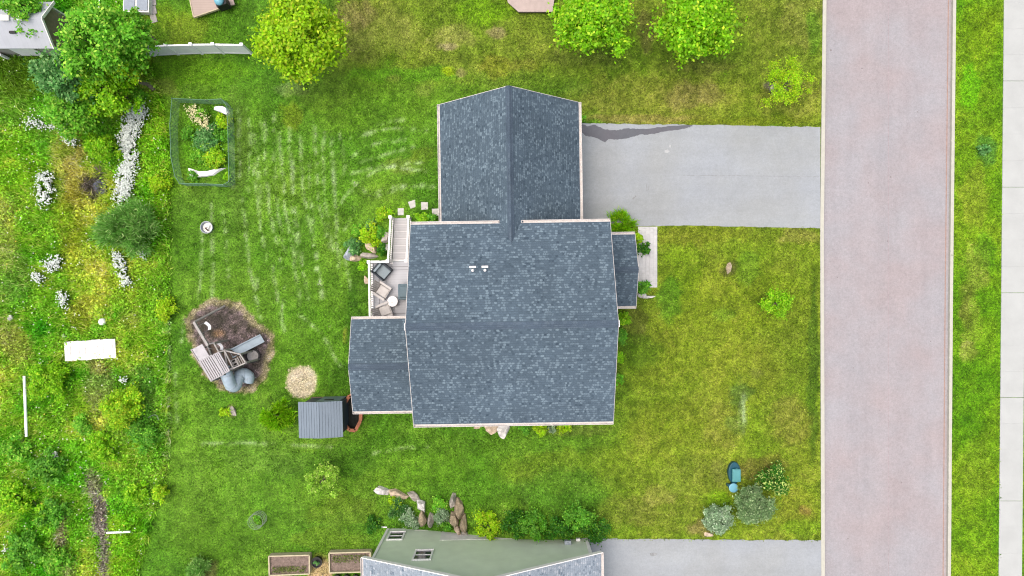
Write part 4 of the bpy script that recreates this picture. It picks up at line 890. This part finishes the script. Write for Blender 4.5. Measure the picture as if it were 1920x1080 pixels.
MB().box((0, 0, .35), (.62, .5, .7)).build('cart', M_black, gr, bevel=.02); MB().lathe((-.05, .02, .7), [(.27, 0), (.26, .1), (.17, .2), (.05, .24)], 20).build('lid', M_lblue, gr, smooth=True)
q = G(995, 5); pk = empty('garden_platform', q, 'pinkish platform with clipped corners left of the round tree at the top edge', 'platform')
MB().prism([P(a, b, q.z+.35)[:2] for a, b in ((948,-20),(952,4),(972,22),(1036,22),(1042,-20))], q.z+.27, q.z+.35).build('floor', mat('pink_composite', A(214, 196, 188), .8, .08, 4), pk, world=True)
MB().prism([P(a, b, q.z+.27)[:2] for a, b in ((950,-20),(955,4),(974,21),(1034,21),(1040,-20))], q.z-.3, q.z+.265).build('skirt', mat('skirt_wood', A(120, 104, 88), .8, .2), pk, world=True)
cv = [G(192-.5*i+3*math.sin(i*.35), -6+4.6*i, .35) for i in range(17)]; c0 = cv[0].copy()
single(MB().tube([p_-c0 for p_ in cv], .035, 6), 'garden_pipe', M_pvc, c0, 'thin white curving pipe over the grass left of the cold frame', 'pipe', smooth=True)

# ---------------- yard things ----------------
def slab(px, py, rz, sz, label):
    g = G(px, py); rr_ = random.Random(px); pts = [(sz*x*rr_.uniform(.92, 1.05)/2, sz*y*rr_.uniform(.92, 1.05)/2) for x, y in ((-1, -1), (1, -1), (1, 1), (-1, 1))]
    mb = MB().prism(pts, -.05, .05); single(mb, 'stepping_stone', M_stonew, g, label, 'stepping stone', 'stepping stones to the deck stairs', rz=rz, bevel=.01)
slab(753, 397, 0, .42, 'square stepping stone at the foot of the deck stairs'); slab(774, 383, .35, .42, 'tilted square stepping stone, farthest from the house walls')
slab(797, 386, .05, .42, 'square stepping stone between the tilted one and the garage wall stone'); slab(817, 398, .03, .42, 'square stepping stone nearest the garage eave')
# platform bench in meadow
g = G(175, 655); o = empty('boardwalk', g, 'weathered white plank boardwalk lying in the meadow', 'boardwalk', rz=R(3.5))
for i in range(17): MB().box((-1.40+i*.175, random.uniform(-.02, .02), .30+random.uniform(-.006, .006)), (.162, 1.12, .035)).build('plank', M_whitedirt, o)
for y in (-.5, .5): MB().box((0, y, .15), (2.85, .08, .26)).build('beam', M_greywood, o)
def ball(px, py, r, m, label, name='ball', sq=1):
    g = G(px, py); single(MB().lathe((0, 0, 0), [(r*.05, 0)]+[(r*math.sin(a_), r*sq-r*sq*math.cos(a_)) for a_ in np.linspace(.2, 3.0, 12)]+[(r*.05, 2*r*sq)], 20), name, m, g, label, name.replace('_', ' '), smooth=True)
ball(196, 603, .21, M_tarp, 'pale round ball on the meadow above the boardwalk')
rock(18, 596, .4, .45, .3, .4, RK[2], 'small white stone near the left edge of the meadow'); rock(120, 632, .3, .3, .2, .9, RK[2], 'little white stone just left of the boardwalk')
def pole(a, b, r, z0, z1, m, label, name='pole'):
    p0 = G(*a); p1 = G(*b); p0.z += z0; p1.z += z1; c = p0.copy(); single(MB().tube([p0-c, p1-c], r, 10), name, m, c, label, name)
pole((57, 703), (61, 815), .075, .5, .5, M_pvc, 'long white pole lying upright in the picture in the far left brush')
pole((207, 995), (251, 993), .06, .35, .35, M_pvc, 'short white pipe across the stony ditch', 'pipe')
hp = [G(268+28*math.sin(t)*1.0+14, 782-8*math.sin(t*2), .3+.5*math.sin(t)) for t in np.linspace(0, 1.57, 10)]; c = hp[0].copy()
single(MB().tube([p_-c for p_ in hp], .018, 6), 'hoop', M_wire, c, 'thin pale hoop right of the yellow green round bush', 'hoop')
# fire ring
g = G(391, 427); fr = empty('fire_pit', g, 'small round metal fire pit on the back lawn', 'fire pit')
MB().lathe((0, 0, 0), [(.30, 0), (.36, .28), (.36, .30), (.33, .30), (.29, .12), (.28, .08)], 24).build('bowl', M_silver, fr); MB().lathe((0, 0, .05), [(.28, 0), (.28, .05)], 20).build('ash', M_found, fr)
for i, (x, y, a_) in enumerate(((-.08, .04, .3), (.09, .02, 1.2), (0, -.12, 2.4))): MB().tube([(x-.13*math.cos(a_), y-.13*math.sin(a_), .16+.03*i), (x+.13*math.cos(a_), y+.13*math.sin(a_), .17+.03*i)], .04, 7).build('log', M_whitedirt if i < 2 else M_darkwood, fr)
# wire cage
g = G(487, 971); wc = empty('wire_cage', g, 'round wire cage guarding a seedling on the lower lawn', 'plant cage')
mb = MB(); n = 22
for k in range(n):
    a0 = 2*math.pi*k/n; a1 = 2*math.pi*(k+1)/n; p0 = Vector((.43*math.cos(a0), .43*math.sin(a0), 0)); p1 = Vector((.43*math.cos(a1), .43*math.sin(a1), 0)); mb.bar(p0, p0+Vector((0, 0, .7)), .012, .012)
    for z in (.05, .25, .45, .7): mb.bar(p0+Vector((0, 0, z)), p1+Vector((0, 0, z)), .014, .014)
mb.build('mesh', M_wire, wc)
V, C, _ = crown((0, 0, 0), .3, 0, .45, 260, .09, 'fresh', nclump=8); fastmesh('seedling', V, 4, C, M_leaf, parent=wc)
# raised beds bottom
def rbed(c4, label, sd):
    w_ = [G(*p) for p in c4]; c = sum(w_, Vector())/4; o = empty('raised_bed', c, label, 'raised bed', 'raised vegetable beds at the bottom edge'); zt = c.z+.45
    q = [P(a, b, zt) for a, b in c4]
    for a, b in zip(q, q[1:]+q[:1]): MB().bar((a.x, a.y, zt-.2), (b.x, b.y, zt-.2), .07, .44).build('side_board', M_timber, o, world=True)
    MB().prism([p_[:2] for p_ in q], c.z, zt-.12).build('soil', M_garden_soil, o, world=True)
    n = 420; u = rng.uniform(.08, .92, n); v = (rng.uniform(.12, .42, n) if sd == 0 else rng.uniform(.48, .85, n)); A0, B0, C0, D0 = [np.array(p_) for p_ in q]
    pos = (A0*(1-u)[:, None]+B0*u[:, None])*v[:, None]+(D0*(1-u)[:, None]+C0*u[:, None])*(1-v)[:, None] if False else (D0*(1-u)[:, None]+C0*u[:, None])*(1-v)[:, None]+(A0*(1-u)[:, None]+B0*u[:, None])*v[:, None]
    pos[:, 2] = zt-.1+rng.uniform(.0, .14, n); nr = unit(rng.normal(size=(n, 3))*.6+np.array([0, 0, 1.])); pc = lin(np.array([(150, 170, 80), (120, 150, 60), (175, 180, 110)]))*K
    sd_o = fastmesh('seedlings', leafquads(pos, nr, rng.uniform(.05, .11, n)), 4, pc[rng.integers(0, 3, n)], M_leaf, parent=o, loc=tuple(c)); sd_o['kind'] = 'stuff'
rbed([(504,1043),(580,1041),(580,1076),(505,1079)], 'raised timber bed with seedlings along its lower side, left of the pair', 0)
rbed([(617,1037),(694,1035),(695,1072),(618,1074)], 'raised timber bed tucked under the sage house roof corner', 1)
def pot(px, py, r, h, label, pal, leafr=1.0):
    g = G(px, py); o = empty('plant_pot', g, label, 'plant pot'); MB().lathe((0, 0, 0), [(r*.8, 0), (r, h), (r*1.06, h), (r*1.06, h+.03), (r*.9, h+.03), (r*.88, h-.04)], 20).build('pot', M_black, o)
    V, C, _ = crown((0, 0, 0), r*leafr, h*.9, h+.3, 200, .11, pal, nclump=8); fastmesh('foliage', V, 4, C, M_leaf, parent=o)
pot(597, 1050, .3, .35, 'black pot with a blue green plant between the raised beds', 'blue', .6)
for i, (x, lb) in enumerate(((633, 'leftmost small black pot under the right raised bed'), (651, 'middle small black pot under the right raised bed'), (668, 'rightmost small black pot under the right raised bed'))): pot(x, 1081, .2, .25, lb, 'mid', .7)
# teal toys
g = G(1374, 884); ty = empty('water_table', g, 'teal plastic play table with a deep tray on the front lawn', 'toy table', rz=R(0))
MB().prism([(.34*math.cos(t)*(1 if abs(math.cos(t)) < .99 else 1), .60*math.sin(t)*(1.0)) for t in np.linspace(0, 2*math.pi, 20, endpoint=False)], .05, .32).build('tray', M_teald, ty, bevel=.03)
MB().box((.06, -.10, .42), (.46, .70, .12)).build('lid', M_teal, ty, bevel=.03); MB().box((.06, .27, .49), (.1, .04, .04)).build('latch', M_teal, ty)
MB().prism([(.06+.19*x, -.10+.31*y) for x, y in ((-1, -1), (1, -1), (1, 1), (-1, 1))], .482, .50).build('lid_panel', M_teal, ty)
for sx in (-1, 1):
    for sy in (-1, 1): MB().box((sx*.2, sy*.4, .03), (.07, .07, .1)).build('foot', M_teald, ty)
g = G(1371, 911); bk = empty('bucket', g, 'blue plastic bucket with a light blue lid beside the teal play table', 'bucket')
MB().lathe((0, 0, 0), [(.20, 0), (.24, .35)], 22).build('body', M_teald, bk, smooth=False); MB().lathe((0, 0, .35), [(.24, 0), (.25, .02), (.25, .05), (.2, .07)], 22).build('lid', M_lblue, bk)
MB().box((-.22, .12, .2), (.16, .14, .3)).build('spout', M_teald, bk)

# ---------------- rocks ----------------
rock(1368, 503, .32, .62, .28, -.5, RK[1], 'cream stone standing alone on the front lawn')
rock(433, 772, .55, .6, .25, .2, RK[0], 'grey stone beside the little yellow bush on the back lawn')
rock(715, 922, 1.05, .5, .35, -.1, RK[2], 'white leading stone at the left end of the boulder line')
rock(742, 926, 1.15, .5, .4, -.2, RK[1], 'tan flat stone second from the left in the boulder line'); rock(773, 931, .85, .4, .4, -.55, RK[0], 'pale grey stone third from the left in the boulder line')
rock(790, 948, .55, .75, .55, .5, RK[2], 'pale boulder above the brown one left of the ferny bed'); rock(791, 973, .45, .75, .7, .1, RK[3], 'brown upright boulder left of the flat topped one'); rock(807, 980, .42, .75, .6, 0, RK[0], 'flat topped grey boulder touching the sage house')
rock(850, 940, .42, .95, .7, .1, RK[0], 'tall grey boulder at the top of the right hand boulder row'); rock(861, 958, .45, 1.0, .7, .15, RK[3], 'mossy brown boulder under the tall grey one'); rock(851, 976, .55, .9, .75, .1, RK[3], 'wide brown boulder at the left of the right hand row')
rock(868, 985, .5, .9, .75, -.1, RK[3], 'brown boulder nearest the lime bush'); rock(858, 995, .35, .6, .5, .3, RK[1], 'tan boulder wedged against the sage wall'); rock(870, 1002, .4, .3, .3, .1, RK[0], 'small grey stone at the foot of the right hand row')
rock(655, 476, .65, .75, .5, .2, RK[4], 'blue white boulder at the left end of the deck bed'); rock(698, 464, .75, .5, .45, -.5, RK[1], 'tan pink boulder in the middle of the deck bed'); rock(688, 480, 1.1, .3, .4, -.1, RK[0], 'long pale stone along the lower rim of the deck bed')
rock(722, 447, .5, .6, .5, .2, RK[0], 'grey boulder beside the deck stairs'); rock(725, 465, .35, .4, .4, .7, RK[2], 'small pale stone at the foot of the stair railing'); rock(668, 484, .6, .35, .35, .1, RK[1], 'low tan stone right of the blue white boulder')
rock(686, 525, .25, .5, .25, .3, RK[1], 'small tan stone against the deck side')
rock(895, 800, .35, .2, .2, .3, RK[1], 'small cream stone under the south eave'); rock(922, 803, .65, .6, .4, .3, RK[1], 'cream boulder under the south eave'); rock(944, 806, .6, .75, .4, -.2, RK[2], 'white boulder right of the cream one under the south eave')
rock(1205, 552, .4, .35, .3, .2, RK[2], 'white stone beside the porch corner'); rock(1216, 557, .7, .16, .2, .05, RK[2], 'thin white edging stone below the porch bed')
rock(182, 350, .75, .8, .35, .5, rockmat('slate_rock', A(110, 115, 128)), 'dark slate rock in a bare hollow of the meadow'); rock(1452, 163, .5, .45, .3, .2, RK[0], 'grey stone under the lime sapling'); rock(1330, 1003, .5, .25, .15, 0, RK[1], 'cream stone chip at the driveway edge')
# driftwood over slate
g = G(188, 322); mb = MB()
for i in range(9): a_ = rng.uniform(0, 6.28); mb.tube([(0, 0, .1), (.25*math.cos(a_), .25*math.sin(a_), .2+.02*i), (.5*math.cos(a_+.3), .5*math.sin(a_+.3), .12)], [.03, .02, .006], 5)
single(mb, 'brush_pile', M_bark, g, 'small pile of dark dead branches above the slate rock', 'branches')

# ---------------- trees and shrubs ----------------
TR = dict(cat='tree', name='tree', trunk=True)
plant(552, 52, 96, 6.2, 'lime', 'large yellow green tree right of the white vinyl fence', leaf=.15, **TR)
plant(1117, 22, 84, 5.2, 'bright', 'round bright green tree right of the pinkish platform', leaf=.14, **TR)
plant(1313, 22, 92, 5.4, 'bright', 'broad bright green tree nearest the street at the top edge', leaf=.14, **TR)
plant(172, 72, 84, 6.5, 'fresh', 'tall mid green tree right of the metal roofed outbuilding', leaf=.15, lob=.8, h0=1.0, **TR)
plant(112, 135, 58, 5.0, 'blue', 'bluish green tree below the metal roofed outbuilding', leaf=.14, h0=.6, **TR)
plant(185, 160, 60, 4.0, 'bright', 'mid green tree above the white flower drift', leaf=.13, lob=.8, h0=.5, **TR)
plant(120, 205, 55, 3.2, 'fresh', 'fresh green tree at the top of the meadow', leaf=.13, lob=.6, **TR)
plant(238, 40, 34, 3.5, 'fresh', 'small fresh green tree leaning over the curving pipe', leaf=.12, **TR)
plant(222, 131, 20, 4.4, 'lime', 'lime green treetop poking out of the tree group', leaf=.12, **TR)
plant(30, 10, 46, 3.8, 'fresh', 'green tree over the top left corner roof', leaf=.12, **TR)
plant(1483, 150, 52, 3.0, 'lime', 'sparse lime sapling beside the street at the top', leaf=.07, dens=.22, lob=1.2, nclump=60, **TR)
plant(1460, 568, 32, 2.0, 'bright', 'small bright sapling in the middle of the front lawn', leaf=.09, dens=.6, **TR)
plant(520, 781, 37, 1.9, 'bright', 'feathery fresh green sapling left of the shed', style='blade', leaf=.18, aspect=.22, dens=2.2, h0=.3, **TR)
plant(601, 905, 38, 2.2, 'pale', 'sparse pale sapling on the lawn below the shed', leaf=.10, dens=.6, lob=1.1, **TR)
SH = [
 (185,275,34,2.0,'bright','tall bright bush left of the white flower drift'),(232,425,62,2.4,'feather','large feathery willow bush in the meadow'),(225,766,46,1.8,'gold','round yellow green bush in the lower meadow'),
 (88,715,44,1.5,'bright','spreading bright bush right of the long white pole'),(295,345,22,.9,'lime','yellow green clump left of the netted garden'),(308,578,26,.9,'lime','yellow green clump where meadow meets the lawn'),
 (298,928,18,1.1,'lime','lime bush at the lawn edge in the lower meadow'),(252,925,22,1.2,'bright','bright bush left of the lime one in the lower meadow'),(270,820,30,1.2,'mid','mid green bush below the round yellow green one'),
 (255,180,18,1.2,'fresh','fresh green bush at the top of the white flower drift'),(420,775,12,.6,'lime','little yellow bush next to a grey stone on the lawn'),
 (30,845,34,1.2,'fresh','green bramble bush at the far left below the white pole'),(85,880,40,1.3,'mid','mid green bramble bush left of the stony ditch'),(30,940,42,1.4,'bright','bright bramble bush on the left edge'),(90,965,36,1.3,'mid','darker bramble bush beside the bare track'),
 (40,1040,44,1.5,'mid','mid green bramble bush in the bottom left corner'),(105,1055,28,1.2,'fresh','fresh green bramble bush right of the corner one'),(190,840,34,1.1,'bright','bright bush above the stony ditch'),(150,800,22,.9,'fresh','low green bush above the ditch, left of the round bush'),
 (372,1068,24,.8,'feather','brownish green tussock bush at the bottom edge of the lawn'),
 (915,987,27,1.0,'lime','lime bush beside the brown boulders'),(960,985,26,1.2,'dark','dark glossy shrub right of the lime bush'),(1000,985,28,1.3,'mid','mid green shrub in the row along the sage house'),(1045,990,28,1.3,'dark','dark green shrub in the row along the sage house'),
 (1085,975,30,1.5,'mid','tallest green shrub in the row along the sage house'),(1118,995,28,1.3,'dark','dark shrub at the driveway end of the row'),
 (750,958,22,.5,'blue','ferny bluish ground shrub below the leading stones'),(770,975,20,.5,'silver','silvery ground shrub against the sage wall'),(738,945,14,.5,'lime','small lime clump below the tan flat stone'),(822,950,18,.6,'fresh','fresh green clump between the boulder rows'),(828,970,18,.7,'silver','pale leaved hosta between the boulder rows'),(700,985,18,.6,'dark','low dark green plant left of the sage house corner'),(838,986,12,.5,'mid','small green plant between boulders and sage wall'),
 (1350,975,32,1.5,'silver','silvery shrub at the edge of the lower driveway'),(1414,950,42,2.0,'sage','large grey green shrub below the teal play table'),(1452,903,32,1.5,'duo','dark green shrub with pale tips right of the teal play table'),
 (1208,468,15,.7,'dark','dark green shrub leaning over the paver path'),(1200,447,10,.6,'lime','lime shrub at the porch corner by the path'),(1204,537,16,.6,'mid','green shrub at the lower end of the paver path'),
 (1170,598,16,1.0,'bright','bright shrub under the porch roof edge by the front wall'),(1166,632,15,1.1,'mid','green shrub along the front wall, second below the porch'),(1160,672,14,1.1,'bright','bright shrub along the front wall, third below the porch'),(1160,712,12,.8,'fresh','small green shrub along the front wall, farthest from the porch'),
 (718,403,17,.8,'gold','golden shrub beside the deck stairs'),(694,440,24,.8,'lime','yellow green shrub in the deck bed'),(659,462,19,.7,'blue','bluish green shrub above the blue white boulder'),(697,422,13,.7,'blue','small bluish shrub between the golden and yellow green ones'),(716,470,13,.6,'dark','dark green plant under the stair railing'),(680,498,12,.6,'bright','bright plant at the corner of the deck'),(712,436,15,.7,'mid','green shrub between the golden shrub and grey boulder'),(672,432,14,.6,'fresh','fresh green shrub at the top left of the deck bed'),
 (790,409,14,.8,'bright','round bright shrub below the stepping stones'),(810,409,10,.6,'mid','small green shrub against the garage wall'),
 (1013,803,15,.7,'lime','lime shrub under the south eave nearer the boulders'),(1060,801,14,.7,'lime','lime shrub under the south eave, farther right'),(985,804,14,.6,'mid','green shrub just right of the white boulder under the eave'),(1035,806,8,.4,'silver','tiny grey plant between the two lime eave shrubs'),
 (375,215,14,.8,'fresh','pale flowering bush inside the netted garden'),(415,225,18,.6,'lime','lime plants beside the corner cover in the netted garden'),(400,300,22,.8,'gold','golden green plants above the long white cover'),(368,295,18,.7,'fresh','fresh green plants left of the golden ones in the netted garden'),(385,258,30,.6,'blue','bluish vegetable row across the middle of the netted garden'),
 (415,250,20,.5,'mid','mid green vegetables on the right of the bluish row in the netted garden'),(360,330,12,.5,'mid','green plants left of the long white cover'),(352,250,14,.5,'mid','green plants along the left net of the netted garden'),(390,280,18,.6,'bright','bright green plants between the bluish row and the golden ones'),
 (425,330,10,.4,'bright','bright green tuft at the lower right net corner'),
 (1850,280,14,.35,'blue','bluish weed clump on the street verge'),(1092,222,8,.5,'fresh','small green weed at the garage corner of the driveway'),
]
for s in SH:
    kw = {}
    if 'feathery' in s[5]: kw = dict(style='blade', leaf=.26, aspect=.14, dens=1.3)
    elif 'ferny' in s[5] or 'tussock' in s[5]: kw = dict(style='blade', leaf=.16, aspect=.2, dens=1.2)
    elif s[2] < 20: kw = dict(leaf=.085)
    if 'bramble' in s[5]: kw = dict(leaf=.12, dens=.8, lob=.8, group='bramble bushes in the lower left meadow')
    if s[4] == 'silver' or s[4] == 'sage': kw['leaf'] = .095; kw['aspect'] = .5; kw['dens'] = 1.6; kw['lob'] = .25; kw['nclump'] = 60 if s[2] > 25 else 18
    plant(*s[:6], **kw)
plant(1166, 422, 30, .9, 'bright', 'fountain shaped ornamental grass beside the porch roof', cat='ornamental grass', name='ornamental_grass', style='blade', leaf=.26, aspect=.13, dens=1.6)

# ---------------- uncountable cover: lawn, meadow, flowers ----------------
EXC = [[(1040,231),(1538,237),(1538,427),(1233,424),(1233,540),(1196,540),(1196,424),(1040,424)], [(1108,1012),(1540,1014),(1540,1300),(1100,1300)], [(1536,-80),(1796,-80),(1787,540),(1783,1160),(1536,1160)], [(1880,-80),(1990,-80),(1990,1160),(1871,1160)],
       [(558,748),(650,748),(650,818),(562,818)], [(504,1043),(580,1041),(580,1078),(505,1079)], [(617,1037),(694,1035),(695,1072),(618,1074)], [(131,638),(221,634),(221,668),(131,673)],
       [(848,200),(1062,200),(1062,420),(848,420)], [(800,430),(1125,430),(1125,760),(800,760)], [(700,620),(800,620),(800,745),(700,745)], [(760,990),(1105,1012),(1100,1200),(735,1200),(728,990)], [(645,765),(676,765),(676,803),(650,803)],
       [(350,-30),(364,33),(416,15),(440,8),(425,-40)],[(950,-20),(972,22),(1036,22),(1042,-20)],[(1140,440),(1190,440),(1190,570),(1140,570)],[(700,490),(760,490),(760,590),(700,590)]]
for q in ((753,397),(774,383),(797,386),(817,398)): EXC.append([(q[0]-6,q[1]-6),(q[0]+6,q[1]-6),(q[0]+6,q[1]+6),(q[0]-6,q[1]+6)])
def scatter(n, x0, x1, y0, y1, dens=None):
    x = rng.uniform(x0, x1, n); y = rng.uniform(y0, y1, n); z = T(x, y); px, py = topx(x, y, z); ok = np.ones(n, bool)
    for e in EXC: ok &= ~inpoly(px, py, e)
    if dens is not None: ok &= rng.uniform(0, 1, n) < dens(px, py)
    return x[ok], y[ok], z[ok], px[ok], py[ok]
def meadowmask(px, py): 
    mx = 318-np.clip((250-py)/250, 0, 1)*60-np.clip((py-860)/220, 0, 1)*60; return sst((mx-px)/10+.5)
def blades(name, x, y, z, colr, h0, h1, w0, w1, lean, label, cat, spread=.0, m=None):
    n = len(x); h = rng.uniform(h0, h1, n); wd = rng.uniform(w0, w1, n); a = rng.uniform(0, 6.283, n); ln = rng.uniform(.2, 1, n)*lean*h
    b = a+1.57+rng.uniform(-.5, .5, n); base = np.stack([x, y, z-.01], 1); dw = np.stack([np.cos(b), np.sin(b), np.zeros(n)], 1)*wd[:, None]/2
    tip = base+np.stack([np.cos(a)*ln, np.sin(a)*ln, h], 1); V = np.stack([base-dw, base+dw, tip], 1).reshape(-1, 3)
    o = fastmesh(name, V, 3, colr, m or M_leaf); tag(o, label, cat, kind='stuff'); return o
x, y, z, px, py = scatter(380000, -22, 29.2, -17.6, 17.6, lambda a, b: (1-meadowmask(a, b))*np.where(mulch_sd(a, b) > 4, .03, 1)*np.where(np.hypot((a-566)/28, (b-716)/28) < 1, .12, 1))
c = field(px, py); v = rng.uniform(0, 1, len(x)); c = c*(1.08+(v-.5)*.85)[:, None]+np.where(v > .9, 1, 0)[:, None]*np.array([30, 20, 40]); c = veg(np.clip(c, 0, 240), 1.2)
blades('lawn_grass', x, y, z, c, .04, .1, .03, .065, 1.3, 'short mown lawn grass with yellow and pale streaks', 'grass')
x, y, z, px, py = scatter(260000, -31, -17.5, -18, 18, lambda a, b: meadowmask(a, b)*np.where((np.abs(a-195) < 12) & (b > 900), .35, 1))
c = field(px, py); v = rng.uniform(0, 1, len(x)); c = c*(1.1+(v-.5)*.8)[:, None]+np.where(v > .86, 1, 0)[:, None]*np.array([34, 20, 55]); c = veg(np.clip(c, 0, 245), 1.95)
blades('meadow_grass', x, y, z, c, .12, .42, .035, .085, 1.2, 'tall unmown meadow grass and weeds down the left side', 'meadow')
# broad-leaf weed clumps through meadow
x, y, z, px, py = scatter(9000, -31, -19, -18, 18, lambda a, b: meadowmask(a, b)*np.clip((fbm(a/40, b/40, 31)-.42)*6, 0, 1))
k = 7; n = len(x); pos = np.stack([x, y, z], 1).repeat(k, 0)+rng.normal(size=(n*k, 3))*np.array([.14, .14, .08])+np.array([0, 0, .33]); pos[:, 2] = np.maximum(pos[:, 2], .05)
c = field(px, py).repeat(k, 0)*rng.uniform(.85, 1.3, (n*k, 1)); c[:, 1] *= 1.04; c = veg(np.clip(c, 0, 245), 1.9)
o = fastmesh('weeds', leafquads(pos, unit(rng.normal(size=(n*k, 3))*.6+np.array([0, 0, 1.])), rng.uniform(.06, .17, n*k)), 4, c, M_leaf); tag(o, 'broad leaved weeds growing thick among the meadow grass', 'weeds', kind='stuff')
# verge and lawn clover clumps
x, y, z, px, py = scatter(7000, -22, 29, -17.5, 17.5, lambda a, b: (1-meadowmask(a, b))*np.clip((fbm(a/25, b/25, 51)-.55)*5, 0, 1)*np.where(a > 1790, 1, .6)*(mulch_sd(a, b) < 0))
k = 6; n = len(x); pos = np.stack([x, y, z], 1).repeat(k, 0)+rng.normal(size=(n*k, 3))*np.array([.07, .07, .02])+np.array([0, 0, .06])
c = field(px, py).repeat(k, 0)*rng.uniform(.7, 1.25, (n*k, 1)); c = veg(np.clip(c, 0, 245), 1.15)
o = fastmesh('clover', leafquads(pos, unit(rng.normal(size=(n*k, 3))*.5+np.array([0, 0, 1.])), rng.uniform(.035, .08, n*k), .9), 4, c, M_leaf); tag(o, 'clover and small weeds scattered in the lawns and verge', 'clover', kind='stuff')
# mulch chips
x, y, z, px, py = scatter(16000, -20, -13, -7, 0, lambda a, b: (mulch_sd(a, b) > 1)*1.0)
n = len(x); c = field(px, py)*rng.uniform(.55, 1.5, (n, 1)); c = lin(np.clip(c, 0, 245))*K
o = fastmesh('mulch', leafquads(np.stack([x, y, z+rng.uniform(.01, .04, n)], 1), unit(rng.normal(size=(n, 3))*.45+np.array([0, 0, 1.])), rng.uniform(.04, .1, n), .45), 4, c, M_sheet); tag(o, 'brown bark mulch chips with a straw coloured rim under the play set', 'mulch', kind='stuff')
# straw on bare patch
x, y, z, px, py = scatter(9000, -14, -9, -7.5, -4, lambda a, b: (np.hypot((a-566)/30, (b-716)/30)+(fbm(a/9, b/9, 2)-.5)*.5 < 1)*1.0)
n = len(x); c = np.array([240, 226, 190])*rng.uniform(.85, 1.1, (n, 1)); c = lin(np.clip(c, 0, 255))*K*1.35
o = fastmesh('straw', leafquads(np.stack([x, y, z+rng.uniform(.01, .04, n)], 1), unit(rng.normal(size=(n, 3))*.3+np.array([0, 0, 1.])), rng.uniform(.05, .12, n), .25), 4, c, M_sheet); tag(o, 'pale straw spread over a round bare patch by the shed', 'straw', kind='stuff')
# flower drifts
FL = [([(262,200),(245,235),(236,260),(240,300),(232,335),(226,375)], 15, 5200, 'dense drift of white wildflowers left of the netted garden', 0), ([(216,475),(225,505),(238,535)], 9, 900, 'thin drift of white wildflowers below the willow bush', 0), ([(80,325),(85,350),(78,375)], 16, 1000, 'round drift of white wildflowers at the far left', 0),
      ([(85,500),(110,485)], 14, 420, 'sparse white wildflowers left of the willow bush', 0), ([(60,515),(75,525)], 10, 150, 'tiny patch of white wildflowers near the left edge', 0), ([(40,225),(100,235),(130,240)], 12, 420, 'sparse white wildflowers below the fresh green tree', 0), ([(110,550),(122,575)], 10, 200, 'small patch of white wildflowers above the boardwalk', 0), ([(120,255),(135,268)], 9, 260, 'pale wildflower clump beside the tall bright bush', 0),
      ([(355,200),(375,222),(390,238)], 11, 700, 'spray of cream flowers inside the netted garden', (1, .95, .75)), ([(258,465),(270,480)], 10, 160, 'few white wildflowers right of the willow bush', 0), ([(8,1030),(14,1035)], 7, 70, 'white wildflowers at the bottom left edge', 0), ([(100,850),(104,855)], 6, 60, 'white wildflower cluster among the brambles', 0), ([(228,710),(232,714)], 6, 90, 'white wildflower cluster above the round yellow green bush', 0)]
for line, rad, n, lb, tint in FL:
    seg = rng.uniform(0, len(line)-1, n); i = np.minimum(seg.astype(int), len(line)-2); t = seg-i; la = np.array(line, float); p_ = la[i]*(1-t)[:, None]+la[i+1]*t[:, None]
    p_ += rng.normal(size=(n, 2))*rad*.52; keep = fbm(p_[:, 0]/7, p_[:, 1]/7, 8, 3) > (.36 if n > 1000 else .42); p_ = p_[keep]; n = len(p_)
    b = np.array([G(*q) for q in [tuple(line[0])]]); z0 = 0.0
    X0 = (p_[:, 0]-960)/S*.985; Y0 = (540-p_[:, 1])/S*.985; zf = T(X0, Y0)+rng.uniform(.38, .68, n); pos = np.stack([X0, Y0, zf], 1); c0 = pos.mean(0); c0[2] = 0
    wt = np.array([232, 240, 234])*np.array(tint if tint else (1, 1, 1)); C = lin(wt*rng.uniform(.85, 1.05, (n, 1)))*K*1.7
    Vf = leafquads(pos, unit(rng.normal(size=(n, 3))*.35+np.array([0, 0, 1.])), rng.uniform(.05, .105, n), .95)
    ns_ = n; sp_ = pos.copy(); sp_[:, 2] -= .22; Vs = leafquads(sp_, unit(rng.normal(size=(n, 3))+np.array([0, 0, .4])), rng.uniform(.12, .3, n), .25); Cs = lin(np.array([95, 140, 40])*rng.uniform(.7, 1.2, (n, 1)))*K
    o = fastmesh('wildflowers', np.concatenate([Vf, Vs]), 4, np.concatenate([C, Cs]), M_flower, loc=tuple(c0)); tag(o, lb, 'wildflowers', 'white wildflower drifts', kind='stuff')
x, y, z, px, py = scatter(2600, -31, -19, -18, 18, lambda a, b: meadowmask(a, b)*np.clip((fbm(a/30, b/30, 91)-.4)*4, 0, 1))
n = len(x); o = fastmesh('daisies', leafquads(np.stack([x, y, z+rng.uniform(.25, .5, n)], 1), unit(rng.normal(size=(n, 3))*.35+np.array([0, 0, 1.])), rng.uniform(.05, .11, n), .95), 4, lin(np.where(rng.uniform(size=(n, 1)) < .2, np.array([[230, 215, 90]]), np.array([[232, 235, 215]])))*K*1.4, M_flower); tag(o, 'single white and yellow daisies sprinkled through the meadow', 'wildflowers', kind='stuff')
# pebbles in the ditch
x, y, z, px, py = scatter(30000, -26.5, -22, -18, -10, lambda a, b: (segdist(a, b, [(165,890),(180,930),(188,970),(198,1010),(202,1090)])+(fbm(a/6, b/6, 4)-.5)*8 < 5)*1.0)
n = len(x); c = np.array([160, 150, 140])*rng.uniform(.55, 1.3, (n, 1)); o = fastmesh('gravel', leafquads(np.stack([x, y, z+rng.uniform(.03, .16, n)], 1), unit(rng.normal(size=(n, 3))*.4+np.array([0, 0, 1.])), rng.uniform(.05, .13, n), .8), 4, lin(np.clip(c, 0, 250))*K, M_sheet); tag(o, 'grey gravel and dry stems along the narrow ditch at lower left', 'gravel', kind='stuff')
